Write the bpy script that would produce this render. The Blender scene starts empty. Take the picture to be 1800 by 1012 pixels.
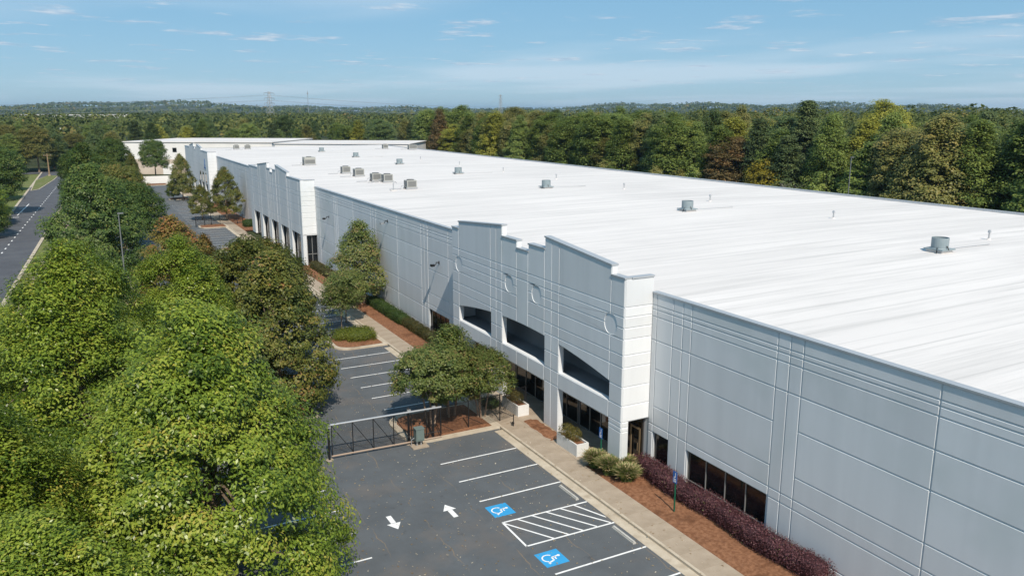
import bpy, bmesh, math, random
import numpy as np
from mathutils import Matrix, Vector
SC = bpy.context.scene
COL = SC.collection
# ------------------------------------------------------------------ camera
CAM_H, F, CX, CY, YH, VX = 21.5, 1420.0, 900.0, 506.0, 196.0, 127.0
th = math.atan((CY - YH) / F)
upc = Vector((0, math.cos(th), math.sin(th)))
yc = Vector((VX - CX, CY - YH, -F)); yc = (yc - upc * yc.dot(upc)).normalized()
xc = yc.cross(upc)
cam = bpy.data.cameras.new('camera'); camo = bpy.data.objects.new('camera', cam); COL.objects.link(camo)
camo.matrix_world = Matrix.Translation((0, 0, CAM_H)) @ Matrix((xc, yc, upc)).to_4x4()
cam.sensor_width = 36.0; cam.lens = F / 1800 * 36; cam.clip_start = 0.5; cam.clip_end = 30000
SC.camera = camo
# ------------------------------------------------------------------ sky, sun, exposure
SUN = Vector((0.205, 1.0, -1.1)).normalized()            # the way the light travels
elev = math.asin(-SUN.z); rot = math.atan2(-SUN.x, -SUN.y)
W = bpy.data.worlds.new('World'); SC.world = W; W.use_nodes = True
wn, wl = W.node_tree.nodes, W.node_tree.links; wn.clear()
def N(nodes, typ, **kw):
    n = nodes.new(typ)
    for k, v in kw.items(): setattr(n, k, v)
    return n
sky = N(wn, 'ShaderNodeTexSky', sky_type='NISHITA', sun_disc=False, sun_elevation=elev, sun_rotation=rot,
        altitude=300, air_density=0.8, dust_density=0.2, ozone_density=3.0)
gam = N(wn, 'ShaderNodeGamma'); gam.inputs[1].default_value = 0.55; wl.new(sky.outputs[0], gam.inputs[0])
hsv = N(wn, 'ShaderNodeHueSaturation'); hsv.inputs['Saturation'].default_value = 1.75; hsv.inputs['Value'].default_value = 2.0; wl.new(gam.outputs[0], hsv.inputs['Color'])
even = N(wn, 'ShaderNodeMix', data_type='RGBA'); even.inputs[0].default_value = 0.60; even.inputs[7].default_value = (2.35, 4.5, 6.3, 1); wl.new(hsv.outputs[0], even.inputs[6])
SKY = even.outputs[2]
def mth(nodes, links, op, a, b=None, c=None, clamp=False):
    n = nodes.new('ShaderNodeMath'); n.operation = op; n.use_clamp = clamp
    for i, v in enumerate((a, b, c)):
        if v is None: continue
        if isinstance(v, (int, float)): n.inputs[i].default_value = v
        else: links.new(v, n.inputs[i])
    return n.outputs[0]
tc = N(wn, 'ShaderNodeTexCoord'); sp = N(wn, 'ShaderNodeSeparateXYZ'); wl.new(tc.outputs['Generated'], sp.inputs[0])
zz = mth(wn, wl, 'MAXIMUM', sp.outputs[2], 0.012)
zz2 = mth(wn, wl, 'ADD', zz, 0.03)
cu = mth(wn, wl, 'DIVIDE', sp.outputs[0], zz2); cv = mth(wn, wl, 'DIVIDE', sp.outputs[1], zz2)
cb = N(wn, 'ShaderNodeCombineXYZ'); wl.new(cu, cb.inputs[0]); wl.new(cv, cb.inputs[1])
def wnoise(scale, detail, rough, off, stretch=(1, 1, 1)):
    m = N(wn, 'ShaderNodeMapping'); m.inputs['Location'].default_value = off; m.inputs['Scale'].default_value = stretch
    wl.new(cb.outputs[0], m.inputs[0])
    t = N(wn, 'ShaderNodeTexNoise'); t.inputs['Scale'].default_value = scale; t.inputs['Detail'].default_value = detail
    t.inputs['Roughness'].default_value = rough; wl.new(m.outputs[0], t.inputs['Vector']); return t.outputs[0]
def smooth(v, a, b):
    n = N(wn, 'ShaderNodeMapRange', interpolation_type='SMOOTHSTEP'); n.inputs[1].default_value = a; n.inputs[2].default_value = b
    wl.new(v, n.inputs[0]); return n.outputs[0]
small = smooth(wnoise(1.15, 7, 0.62, (3.1, 7.4, 0)), 0.545, 0.66)          # scattered little cumulus
thin = mth(wn, wl, 'MULTIPLY', smooth(wnoise(0.16, 4, 0.5, (5.2, 1.7, 0), (1, .7, 1)), 0.44, 0.62), 0.50)  # high thin veil
cm = mth(wn, wl, 'MULTIPLY', small, 0.62)
fade = smooth(sp.outputs[2], 0.0, 0.05)
cm = mth(wn, wl, 'MULTIPLY', cm, fade)
shade = smooth(wnoise(5.0, 3, 0.5, (1.3, 2.2, 0)), 0.35, 0.7)
ccol = N(wn, 'ShaderNodeMix', data_type='RGBA'); ccol.inputs[6].default_value = (3.3, 4.5, 5.9, 1); ccol.inputs[7].default_value = (6.6, 6.9, 7.4, 1)
wl.new(shade, ccol.inputs[0])
mixa = N(wn, 'ShaderNodeMix', data_type='RGBA'); wl.new(thin, mixa.inputs[0]); wl.new(SKY, mixa.inputs[6]); mixa.inputs[7].default_value = (6.0, 6.9, 7.8, 1)
mixb = N(wn, 'ShaderNodeMix', data_type='RGBA'); wl.new(cm, mixb.inputs[0]); wl.new(mixa.outputs[2], mixb.inputs[6]); wl.new(ccol.outputs[2], mixb.inputs[7])
bg = N(wn, 'ShaderNodeBackground'); bg.inputs[1].default_value = 0.11; wl.new(mixb.outputs[2], bg.inputs[0])
wo = N(wn, 'ShaderNodeOutputWorld'); wl.new(bg.outputs[0], wo.inputs[0])
sl = bpy.data.lights.new('sun', 'SUN'); sl.energy = 5.0; sl.angle = math.radians(0.53); sl.color = (1.0, 0.90, 0.775)
so = bpy.data.objects.new('sun', sl); COL.objects.link(so); so.rotation_euler = SUN.to_track_quat('-Z', 'Y').to_euler()
so.location = (0, 0, 80)
SC.view_settings.view_transform = 'Standard'; SC.view_settings.look = 'None'
SC.view_settings.exposure = 0.12; SC.view_settings.gamma = 1.0; SC.view_settings.use_curve_mapping = False
SC.cycles.max_bounces = 6; SC.cycles.transparent_max_bounces = 12

# ------------------------------------------------------------------ helpers
RNG = np.random.default_rng(7); random.seed(7)
MATS = {}
def mat(name, col, rough=0.8, spec=0.3, metal=0.0):
    if name in MATS: return MATS[name]
    m = bpy.data.materials.new(name); m.use_nodes = True; b = m.node_tree.nodes['Principled BSDF']
    b.inputs['Base Color'].default_value = (*col, 1); b.inputs['Roughness'].default_value = rough
    b.inputs['Specular IOR Level'].default_value = spec; b.inputs['Metallic'].default_value = metal
    MATS[name] = m; return m
def noisy(name, c1, c2, scale, rough=0.85, spec=0.3, detail=5, lo=0.35, hi=0.65, bump=0.0, bscale=None, stretch=(1, 1, 1), c3=None, s3=0.3, lo3=.55, hi3=.7):
    """two-tone surface from world-space noise, optional large stains (c3) and fine relief"""
    if name in MATS: return MATS[name]
    m = mat(name, c1, rough, spec); nt = m.node_tree; n, l = nt.nodes, nt.links; b = n['Principled BSDF']
    t = n.new('ShaderNodeTexCoord'); mp = n.new('ShaderNodeMapping'); mp.inputs['Scale'].default_value = stretch
    l.new(t.outputs['Object'], mp.inputs[0])
    def nz(s, d=detail, mpd=True):
        x = n.new('ShaderNodeTexNoise'); x.inputs['Scale'].default_value = s; x.inputs['Detail'].default_value = d; x.inputs['Roughness'].default_value = .6
        l.new(mp.outputs[0] if mpd else t.outputs['Object'], x.inputs['Vector']); return x.outputs[0]
    def mr(v, a, bb):
        x = n.new('ShaderNodeMapRange'); x.inputs[1].default_value = a; x.inputs[2].default_value = bb; l.new(v, x.inputs[0]); return x.outputs[0]
    mx = n.new('ShaderNodeMix'); mx.data_type = 'RGBA'; mx.inputs[6].default_value = (*c1, 1); mx.inputs[7].default_value = (*c2, 1)
    l.new(mr(nz(scale), lo, hi), mx.inputs[0]); out = mx.outputs[2]
    if c3:
        m3 = n.new('ShaderNodeMix'); m3.data_type = 'RGBA'; m3.inputs[7].default_value = (*c3, 1)
        l.new(mr(nz(s3, 4, False), lo3, hi3), m3.inputs[0]); l.new(out, m3.inputs[6]); out = m3.outputs[2]
    l.new(out, b.inputs['Base Color'])
    if bump:
        bp = n.new('ShaderNodeBump'); bp.inputs['Strength'].default_value = bump; bp.inputs['Distance'].default_value = 0.03
        l.new(nz(bscale or scale * 4, 3), bp.inputs['Height']); l.new(bp.outputs[0], b.inputs['Normal'])
    return m
class MB:
    def __init__(s): s.v = []; s.f = []
    def poly(s, pts):
        o = len(s.v); s.v += [tuple(p) for p in pts]; s.f.append(tuple(range(o, o + len(pts)))); return s
    def box(s, x0, x1, y0, y1, z0, z1):
        o = len(s.v)
        s.v += [(x0, y0, z0), (x1, y0, z0), (x1, y1, z0), (x0, y1, z0), (x0, y0, z1), (x1, y0, z1), (x1, y1, z1), (x0, y1, z1)]
        s.f += [tuple(o + i for i in q) for q in ((3, 2, 1, 0), (4, 5, 6, 7), (0, 1, 5, 4), (1, 2, 6, 5), (2, 3, 7, 6), (3, 0, 4, 7))]; return s
    def tube(s, pts, rad, n=8, cap=True):
        o = len(s.v); pts = [Vector(p) for p in pts]
        if not hasattr(rad, '__len__'): rad = [rad] * len(pts)
        for i, p in enumerate(pts):
            d = (pts[min(i + 1, len(pts) - 1)] - pts[max(i - 1, 0)]).normalized()
            a = d.orthogonal().normalized() if abs(d.z) > .9 else d.cross(Vector((0, 0, 1))).normalized()
            if abs(d.z) > .9: a = Vector((1, 0, 0)); a = (a - d * a.dot(d)).normalized()
            b = d.cross(a)
            for k in range(n):
                t = 2 * math.pi * k / n; s.v.append(tuple(p + (a * math.cos(t) + b * math.sin(t)) * rad[i]))
        for i in range(len(pts) - 1):
            for k in range(n):
                s.f.append((o + i * n + k, o + i * n + (k + 1) % n, o + (i + 1) * n + (k + 1) % n, o + (i + 1) * n + k))
        if cap: s.f.append(tuple(o + k for k in reversed(range(n)))); s.f.append(tuple(o + (len(pts) - 1) * n + k for k in range(n)))
        return s
    def prism(s, pts2, z0, z1):
        o = len(s.v); n = len(pts2)
        s.v += [(x, y, z0) for x, y in pts2] + [(x, y, z1) for x, y in pts2]
        s.f.append(tuple(o + i for i in reversed(range(n)))); s.f.append(tuple(o + n + i for i in range(n)))
        s.f += [(o + i, o + (i + 1) % n, o + n + (i + 1) % n, o + n + i) for i in range(n)]; return s
    def mesh(s, name):
        me = bpy.data.meshes.new(name); me.from_pydata(s.v, [], s.f); me.update()
        bm = bmesh.new(); bm.from_mesh(me); bmesh.ops.recalc_face_normals(bm, faces=bm.faces); bm.to_mesh(me); bm.free(); return me
def link(name, me, m=None, parent=None, loc=(0, 0, 0), rz=0.0):
    if m is not None and not me.materials: me.materials.append(m)
    o = bpy.data.objects.new(name, me); COL.objects.link(o); o.location = loc; o.rotation_euler = (0, 0, rz)
    if parent is not None: o.parent = parent
    return o
def build(name, mb, m, parent=None, loc=(0, 0, 0), rz=0.0): return link(name, mb.mesh(name), m, parent, loc, rz)
def tag(o, label=None, cat=None, group=None, kind=None):
    if label: o['label'] = label
    if cat: o['category'] = cat
    if group: o['group'] = group
    if kind: o['kind'] = kind
    return o
def thing(name, label, cat, loc=(0, 0, 0), rz=0.0, group=None):
    o = bpy.data.objects.new(name, None); COL.objects.link(o); o.location = loc; o.rotation_euler = (0, 0, rz); o.empty_display_size = .3
    return tag(o, label, cat, group)
def struct(name, mb, m, label=None): return tag(build(name, mb, m), label, None, None, 'structure')
def smooth_obj(o):
    o.data.polygons.foreach_set('use_smooth', [True] * len(o.data.polygons)); return o

# ------------------------------------------------------------------ materials
paint = noisy('wall_paint', (.60, .62, .635), (.65, .67, .685), 0.9, .75, .25, stretch=(1, 1, .07), c3=(.56, .595, .60), s3=.12)
def vary(m, amt):                         # panels were cast and painted one by one: tiny tone shifts between them
    n, l = m.node_tree.nodes, m.node_tree.links; b = n['Principled BSDF']; src = b.inputs['Base Color'].links[0].from_socket; oi = n.new('ShaderNodeObjectInfo')
    hs = n.new('ShaderNodeHueSaturation'); mr = n.new('ShaderNodeMapRange'); mr.inputs[3].default_value = 1 - amt; mr.inputs[4].default_value = 1 + amt
    l.new(oi.outputs['Random'], mr.inputs[0]); l.new(mr.outputs[0], hs.inputs['Value']); l.new(src, hs.inputs['Color']); l.new(hs.outputs[0], b.inputs['Base Color'])
vary(paint, .05)
joint = mat('joint_paint', (.5, .53, .55), .85, .2)
darkgrey = noisy('dark_grey', (.19, .185, .19), (.22, .215, .22), .6, .8)  # darker grey than the facade, used on surfaces behind the openings
coping = mat('coping_metal', (.42, .44, .46), .45, .5, .3)
glass = mat('dark_glass', (.006, .007, .008), .06, .6)
frame = mat('bronze_frame', (.045, .038, .03), .4, .5, .6)
alum = mat('pale_mullion', (.36, .36, .35), .4, .5, .5)
conc = noisy('concrete', (.29, .235, .175), (.38, .315, .245), .8, .9, .2, c3=(.22, .175, .13), s3=.35, bump=.15, bscale=30)
kerbm = noisy('kerb_concrete', (.40, .34, .26), (.50, .44, .35), 1.2, .9, .2, c3=(.29, .235, .17), s3=.5)
mulch = noisy('mulch', (.15, .068, .036), (.27, .135, .075), 5, .95, .1, bump=.9, bscale=18, c3=(.11, .05, .027), s3=.7)
blackm = mat('black_metal', (.010, .010, .011), .45, .5)
galv = mat('galvanised', (.45, .46, .47), .4, .5, .6)
white = noisy('white_marking', (.70, .70, .69), (.80, .80, .79), 3, .7, .3, c3=(.5, .5, .49), s3=2.0, lo3=.6, hi3=.8)
bluep = noisy('blue_marking', (.03, .27, .55), (.04, .31, .60), 2, .7)
def bark_mat(): return noisy('bark', (.13, .095, .065), (.22, .17, .12), 3, .9, .2, stretch=(1, 1, .3))
bark = bark_mat()
barkpale = noisy('pale_bark', (.28, .20, .14), (.40, .30, .22), 3, .85, .2, stretch=(1, 1, .3))

# asphalt with seams, stains, wear
def asphalt_mat(name, base, warm):
    m = noisy(name, base, tuple(c * 1.22 for c in base), .5, .8, .35, c3=warm, s3=.22, lo3=.52, hi3=.72, bump=.25, bscale=60)
    nt = m.node_tree; n, l = nt.nodes, nt.links; b = n['Principled BSDF']; src = b.inputs['Base Color'].links[0].from_socket
    t = n.new('ShaderNodeTexCoord'); sx = n.new('ShaderNodeSeparateXYZ'); l.new(t.outputs['Object'], sx.inputs[0])
    nz = n.new('ShaderNodeTexNoise'); nz.inputs['Scale'].default_value = .55; nz.inputs['Detail'].default_value = 6; l.new(t.outputs['Object'], nz.inputs['Vector'])
    w = mth(n, l, 'MULTIPLY', mth(n, l, 'SUBTRACT', nz.outputs[0], .5), .9)
    x = mth(n, l, 'ADD', sx.outputs[0], w)
    fr = mth(n, l, 'ABSOLUTE', mth(n, l, 'SUBTRACT', mth(n, l, 'FRACT', mth(n, l, 'DIVIDE', mth(n, l, 'SUBTRACT', x, 1.55), 2.9)), .5))
    ln = n.new('ShaderNodeMapRange'); ln.inputs[1].default_value = .009; ln.inputs[2].default_value = .004; l.new(fr, ln.inputs[0])
    nb = n.new('ShaderNodeTexNoise'); nb.inputs['Scale'].default_value = .4; l.new(t.outputs['Object'], nb.inputs['Vector'])
    br = n.new('ShaderNodeMapRange'); br.inputs[1].default_value = .45; br.inputs[2].default_value = .62; l.new(nb.outputs[0], br.inputs[0])
    fac = mth(n, l, 'MULTIPLY', mth(n, l, 'MULTIPLY', ln.outputs[0], br.outputs[0]), .9)
    mx = n.new('ShaderNodeMix'); mx.data_type = 'RGBA'; mx.inputs[7].default_value = (.22, .16, .10, 1); l.new(fac, mx.inputs[0]); l.new(src, mx.inputs[6])
    # dark oil spots
    vo = n.new('ShaderNodeTexNoise'); vo.inputs['Scale'].default_value = .75; vo.inputs['Detail'].default_value = 7; vo.inputs['Roughness'].default_value = .7; l.new(t.outputs['Object'], vo.inputs['Vector'])
    os_ = n.new('ShaderNodeMapRange'); os_.inputs[1].default_value = .62; os_.inputs[2].default_value = .72; os_.inputs[4].default_value = .6; l.new(vo.outputs[0], os_.inputs[0])
    m2 = n.new('ShaderNodeMix'); m2.data_type = 'RGBA'; m2.inputs[7].default_value = (.035, .035, .037, 1); l.new(os_.outputs[0], m2.inputs[0]); l.new(mx.outputs[2], m2.inputs[6])
    l.new(m2.outputs[2], b.inputs['Base Color']); return m
asph = asphalt_mat('asphalt', (.082, .090, .097), (.135, .122, .112))
roadm = noisy('street_asphalt', (.075, .077, .087), (.095, .097, .105), .35, .8, .3, c3=(.068, .07, .078), s3=.1)
grassm = noisy('lawn', (.09, .12, .035), (.17, .18, .07), 1.2, .95, .1, c3=(.20, .17, .09), s3=.15)
groundm = noisy('forest_floor', (.035, .045, .02), (.06, .065, .03), .05, .95, .1, c3=(.07, .075, .035), s3=.01)
# roof membrane: pale sheets with faint laps along X and grime streaks
def roof_mat():
    m = noisy('roof_membrane', (.62, .59, .568), (.70, .665, .64), .25, .65, .3, stretch=(.12, 1, 1), lo=.35, hi=.65, c3=(.60, .57, .55), s3=.06, lo3=.5, hi3=.75)
    nt = m.node_tree; n, l = nt.nodes, nt.links; b = n['Principled BSDF']; src = b.inputs['Base Color'].links[0].from_socket
    t = n.new('ShaderNodeTexCoord'); sx = n.new('ShaderNodeSeparateXYZ'); l.new(t.outputs['Object'], sx.inputs[0])
    fy = mth(n, l, 'FRACT', mth(n, l, 'DIVIDE', sx.outputs[1], 1.9))
    lap = n.new('ShaderNodeMapRange'); lap.inputs[1].default_value = .95; lap.inputs[2].default_value = 1.0; l.new(fy, lap.inputs[0])
    mp = n.new('ShaderNodeMapping'); mp.inputs['Scale'].default_value = (.05, 1.3, 1); l.new(t.outputs['Object'], mp.inputs[0])
    nz = n.new('ShaderNodeTexNoise'); nz.inputs['Scale'].default_value = 1.0; nz.inputs['Detail'].default_value = 6; nz.inputs['Roughness'].default_value = .65; l.new(mp.outputs[0], nz.inputs['Vector'])
    st = n.new('ShaderNodeMapRange'); st.inputs[1].default_value = .47; st.inputs[2].default_value = .72; l.new(nz.outputs[0], st.inputs[0])
    fac = mth(n, l, 'ADD', mth(n, l, 'MULTIPLY', lap.outputs[0], .5), mth(n, l, 'MULTIPLY', st.outputs[0], .48), clamp=True)
    mx = n.new('ShaderNodeMix'); mx.data_type = 'RGBA'; mx.inputs[7].default_value = (.36, .35, .335, 1); l.new(fac, mx.inputs[0]); l.new(src, mx.inputs[6])
    l.new(mx.outputs[2], b.inputs['Base Color']); return m
roofm = roof_mat()
def leaf_mat(name, stops, rough=.5, trans=.38):
    if name in MATS: return MATS[name]
    m = bpy.data.materials.new(name); m.use_nodes = True; nt = m.node_tree; n, l = nt.nodes, nt.links; b = n['Principled BSDF']
    a = n.new('ShaderNodeAttribute'); a.attribute_name = 'tint'
    r = n.new('ShaderNodeValToRGB'); e = r.color_ramp.elements
    for i, (p, c) in enumerate(stops):
        x = e[i] if i < 2 else e.new(p)
        x.position = p; x.color = (*c, 1)
    l.new(a.outputs['Fac'], r.inputs[0]); l.new(r.outputs[0], b.inputs['Base Color'])
    b.inputs['Roughness'].default_value = rough; b.inputs['Specular IOR Level'].default_value = .35
    tr = n.new('ShaderNodeBsdfTranslucent'); l.new(r.outputs[0], tr.inputs[0]); mx = n.new('ShaderNodeMixShader'); mx.inputs[0].default_value = trans
    l.new(b.outputs[0], mx.inputs[1]); l.new(tr.outputs[0], mx.inputs[2]); l.new(mx.outputs[0], n['Material Output'].inputs[0])
    MATS[name] = m; return m
L_OAK = leaf_mat('oak_leaves', [(0, (.065, .115, .014)), (.3, (.16, .235, .027)), (.62, (.275, .35, .045)), (.92, (.37, .40, .065)), (1, (.42, .37, .07))], .34)
L_OLIVE = leaf_mat('olive_leaves', [(0, (0.069, 0.098, 0.021)), (.5, (0.155, 0.172, 0.032)), (.85, (0.253, 0.218, 0.052)), (1, (0.322, 0.184, 0.069))])
L_DARK = leaf_mat('deep_green_leaves', [(0, (0.042, 0.084, 0.018)), (.5, (0.102, 0.162, 0.034)), (.9, (0.180, 0.228, 0.048)), (1, (0.240, 0.216, 0.060))])
L_RUST = leaf_mat('rust_tinged_leaves', [(0, (.09, .09, .018)), (.45, (.21, .175, .035)), (.75, (.32, .17, .055)), (1, (.38, .16, .07))])
L_MYRTLE = leaf_mat('myrtle_leaves', [(0, (0.065, 0.104, 0.023)), (.5, (0.156, 0.195, 0.046)), (.85, (0.247, 0.227, 0.072)), (1, (0.286, 0.182, 0.091))])
L_F = [leaf_mat('wood_leaves_green', [(0, (0.097, 0.145, 0.034)), (.5, (0.202, 0.270, 0.062)), (1, (0.347, 0.386, 0.097))]),
       leaf_mat('wood_leaves_yellow', [(0, (0.166, 0.185, 0.033)), (.5, (0.332, 0.342, 0.055)), (1, (0.499, 0.462, 0.084))]),
       leaf_mat('wood_leaves_olive', [(0, (0.120, 0.139, 0.037)), (.5, (0.240, 0.240, 0.066)), (1, (0.388, 0.315, 0.101))]),
       leaf_mat('wood_leaves_dark', [(0, (0.060, 0.101, 0.036)), (.5, (0.131, 0.192, 0.060)), (1, (0.242, 0.282, 0.091))]),
       leaf_mat('wood_leaves_brown', [(0, (0.134, 0.118, 0.050)), (.5, (0.269, 0.202, 0.084)), (1, (0.420, 0.235, 0.101))])]
L_PINE = leaf_mat('pine_needles', [(0, (0.049, 0.079, 0.031)), (.5, (0.105, 0.149, 0.053)), (1, (0.193, 0.227, 0.079))], .6, .15)
L_HEDGE = leaf_mat('green_hedge_leaves', [(0, (.03, .06, .012)), (.5, (.07, .12, .025)), (1, (.13, .17, .04))])
L_BROWNHEDGE = leaf_mat('brown_hedge_leaves', [(0, (.05, .055, .015)), (.5, (.11, .10, .03)), (1, (.17, .13, .05))])
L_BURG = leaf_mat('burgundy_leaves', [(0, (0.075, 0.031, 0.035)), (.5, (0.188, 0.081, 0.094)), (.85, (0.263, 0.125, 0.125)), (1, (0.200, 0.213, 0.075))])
L_LIME = leaf_mat('lime_shrub_leaves', [(0, (.08, .11, .012)), (.5, (.17, .20, .02)), (1, (.26, .26, .04))])
L_BALL = leaf_mat('ball_shrub_leaves', [(0, (.07, .07, .015)), (.5, (.16, .14, .03)), (1, (.23, .19, .05))])
L_BLADE = leaf_mat('grass_blades', [(0, (.09, .15, .03)), (.55, (.19, .25, .06)), (.8, (.30, .30, .12)), (1, (.60, .46, .28))])

# ------------------------------------------------------------------ foliage
def leaf_mesh(name, P, Nn, size, tint, asp=.55):
    """one folded diamond leaf for each point P, lying across normal Nn"""
    n = len(P); Nn = Nn / (np.linalg.norm(Nn, axis=1, keepdims=True) + 1e-9)
    r = RNG.normal(size=(n, 3)); a = np.cross(Nn, r); a /= (np.linalg.norm(a, axis=1, keepdims=True) + 1e-9); b = np.cross(Nn, a)
    s = size[:, None] if hasattr(size, '__len__') else np.full((n, 1), size)
    s = s * RNG.uniform(.7, 1.25, (n, 1))
    V = np.stack([P - a * s * .5, P + b * s * .5 * asp + Nn * s * .1, P + a * s * .5, P - b * s * .5 * asp + Nn * s * .1], 1).reshape(-1, 3)
    me = bpy.data.meshes.new(name); me.vertices.add(4 * n); me.vertices.foreach_set('co', V.astype(np.float32).ravel())
    me.loops.add(4 * n); me.loops.foreach_set('vertex_index', np.arange(4 * n, dtype=np.int32))
    me.polygons.add(n); me.polygons.foreach_set('loop_start', np.arange(0, 4 * n, 4, dtype=np.int32))
    me.update(calc_edges=True)
    at = me.attributes.new('tint', 'FLOAT', 'FACE'); at.data.foreach_set('value', np.clip(tint, 0, 1).astype(np.float32))
    return me
def unit(n): v = RNG.normal(size=(n, 3)); return v / np.linalg.norm(v, axis=1, keepdims=True)
def crown_points(R, zc, rz, nclump, per, rc, kind='broad', flat=.6, spread=.32):
    """clump centres through the crown's volume, then leaves round each clump"""
    if kind == 'pine':
        h = RNG.uniform(0, 1, nclump) ** .8; rad = R * (1 - h) ** .75 * RNG.uniform(.35, 1.0, nclump) * (0.75 + .5 * RNG.random(nclump))
        ang = RNG.uniform(0, 2 * np.pi, nclump)
        C = np.stack([rad * np.cos(ang), rad * np.sin(ang), zc - rz + 2 * rz * h], 1)
    elif kind == 'ovate':                       # broad low skirt, tapering to a blunt top
        h = RNG.beta(1.25, 1.35, nclump); ang = RNG.uniform(0, 2 * np.pi, nclump)
        prof = np.where(h < .28, .72 + .28 * (h / .28) ** .7, ((1 - h) / .72) ** .7)
        ph = RNG.uniform(0, 6.28, 6); lob = sum(.085 * np.sin((k + 2) * ang + ph[k] + h * (3 + 2 * k)) for k in range(4)) + .06 * np.sin(h * 17 + ph[4])
        rr = np.where(RNG.random(nclump) < .76, RNG.uniform(.80, 1.0, nclump), RNG.uniform(.25, .8, nclump)) * (1 + lob)
        C = np.stack([R * prof * rr * np.cos(ang), R * prof * rr * np.sin(ang), zc - rz + 2 * rz * h * (1 + .03 * np.sin(3 * ang + ph[5]))], 1)
        w = 5.5 / R; hole = np.sin(C[:, 0] * 1.25 * w + ph[0]) * np.sin(C[:, 1] * 1.25 * w + ph[1]) + .8 * np.sin(C[:, 2] * 1.15 * w + ph[2]) * np.sin((C[:, 0] - C[:, 1]) * .8 * w + ph[3])
        C = C[hole > np.quantile(hole, .09)]; nclump = len(C)
    else:
        d = unit(nclump); d[:, 2] = np.where(d[:, 2] < -.55, -d[:, 2], d[:, 2])
        lob = unit(9); amp = RNG.uniform(-.16, .20, 9)
        out = 1 + (np.clip(d @ lob.T, 0, 1) ** 3) @ amp
        rr = np.where(RNG.random(nclump) < .74, RNG.uniform(.78, 1.0, nclump), RNG.uniform(.3, .78, nclump))
        C = d * (rr * out)[:, None] * np.array([R, R, rz]); C[:, 2] += zc
    cs = rc * RNG.uniform(.55, 1.4, nclump); cv = RNG.normal(0, .19, nclump)
    idx = np.repeat(np.arange(nclump), per); n = len(idx)
    o = unit(n); o *= (RNG.uniform(.25, 1, n) ** .5)[:, None]
    P = C[idx] + o * cs[idx][:, None] * np.array([1, 1, flat])
    ctr = np.array([0, 0, zc - rz * .2])
    out = P - ctr; out /= np.linalg.norm(out, axis=1, keepdims=True)
    Nn = o * .8 + out * .45 + np.array([-.08, -.38, .75]) + RNG.normal(0, spread, (n, 3))
    tint = .42 + cv[idx] + RNG.normal(0, .17, n) + .10 * o[:, 2]
    return P, Nn, tint, C
def trunk_mesh(name, h, r, C, stems=1, limbs=10, lean=.6):
    mb = MB(); rnd = random.Random(sum(map(ord, name)))
    for s in range(stems):
        a = 2 * math.pi * s / stems + rnd.random(); bx, by = (0, 0) if stems == 1 else (.28 * math.cos(a), .28 * math.sin(a))
        tx, ty = (rnd.uniform(-.3, .3), rnd.uniform(-.3, .3)) if stems == 1 else (lean * 1.6 * math.cos(a), lean * 1.6 * math.sin(a))
        pts = [(bx + (tx) * t ** 1.4, by + ty * t ** 1.4, h * t - .1 * (t == 0)) for t in (0, .06, .25, .5, .75, 1)]
        mb.tube(pts, [r * 1.35, r, r * .85, r * .62, r * .4, r * .15], 8)
        for k in range(limbs):
            c = C[rnd.randrange(len(C))]; t = rnd.uniform(.3, .85); p0 = Vector((bx + tx * t ** 1.4, by + ty * t ** 1.4, h * t))
            p1 = Vector(c); m_ = p0.lerp(p1, .5) + Vector((0, 0, .25)); rr = r * .42 * (1.1 - t)
            mb.tube([p0, m_, p1], [rr + .02, rr * .6 + .015, .015], 5)
    return mb.mesh(name)
def tree_kind(name, R, zc, rz, nclump, per, leaf, rc, kind='broad', stems=1, r=.25, limbs=10, clip=None, asp=.55, flat=.6):
    P, Nn, t, C = crown_points(R, zc, rz, nclump, per, rc, kind, flat)
    if clip is not None: k = clip(P); P, Nn, t = P[k], Nn[k], t[k]
    return dict(crown=leaf_mesh(name + '_crown', P, Nn, leaf, t, asp), trunk=trunk_mesh(name + '_trunk', zc + rz * .55, r, C, stems, limbs), R=R, H=zc + rz)
def place_tree(name, k, label, x, y, lm, sc=1.0, sz=None, rz=None, group=None, cat='tree', z=0.0, bm=None):
    t = thing(name, label, cat, (x, y, z), RNG.uniform(0, 6.28) if rz is None else rz, group); t.scale = (sc, sc, sz or sc)
    for part, me, m in (('trunk', k['trunk'], bm or bark), ('crown', k['crown'], lm)):
        if not me.materials: me.materials.append(m)
        o = bpy.data.objects.new(part, me); COL.objects.link(o); o.parent = t
        o.material_slots[0].link = 'OBJECT'; o.material_slots[0].material = m
    return t
def bush_points(boxes, dens, jitter=.06):
    """leaves on the skin of rounded boxes (cx,cy,cz,rx,ry,rz): superellipsoid shells"""
    Ps, Ns = [], []
    for cx, cy, cz, rx, ry, rz in boxes:
        n = int(dens * (rx * ry + ry * rz + rx * rz) * 4); d = unit(n)
        e = (np.abs(d) ** 4).sum(1) ** -.25; rr = RNG.uniform(.86, 1.03, n)
        b = 1 + .07 * np.sin(d[:, 0] * 9 + cx * 3) * np.sin(d[:, 1] * 11 + cy) + .06 * np.sin((cy + d[:, 1] * ry) * 5)
        p = d * (e * rr * b)[:, None] * np.array([rx, ry, rz]); Ps.append(p + np.array([cx, cy, cz]) + RNG.normal(0, jitter, (n, 3)))
        Ns.append(d + RNG.normal(0, .55, (n, 3)))
    P = np.concatenate(Ps); Nn = np.concatenate(Ns); k = P[:, 2] > .02; return P[k], Nn[k]

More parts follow.
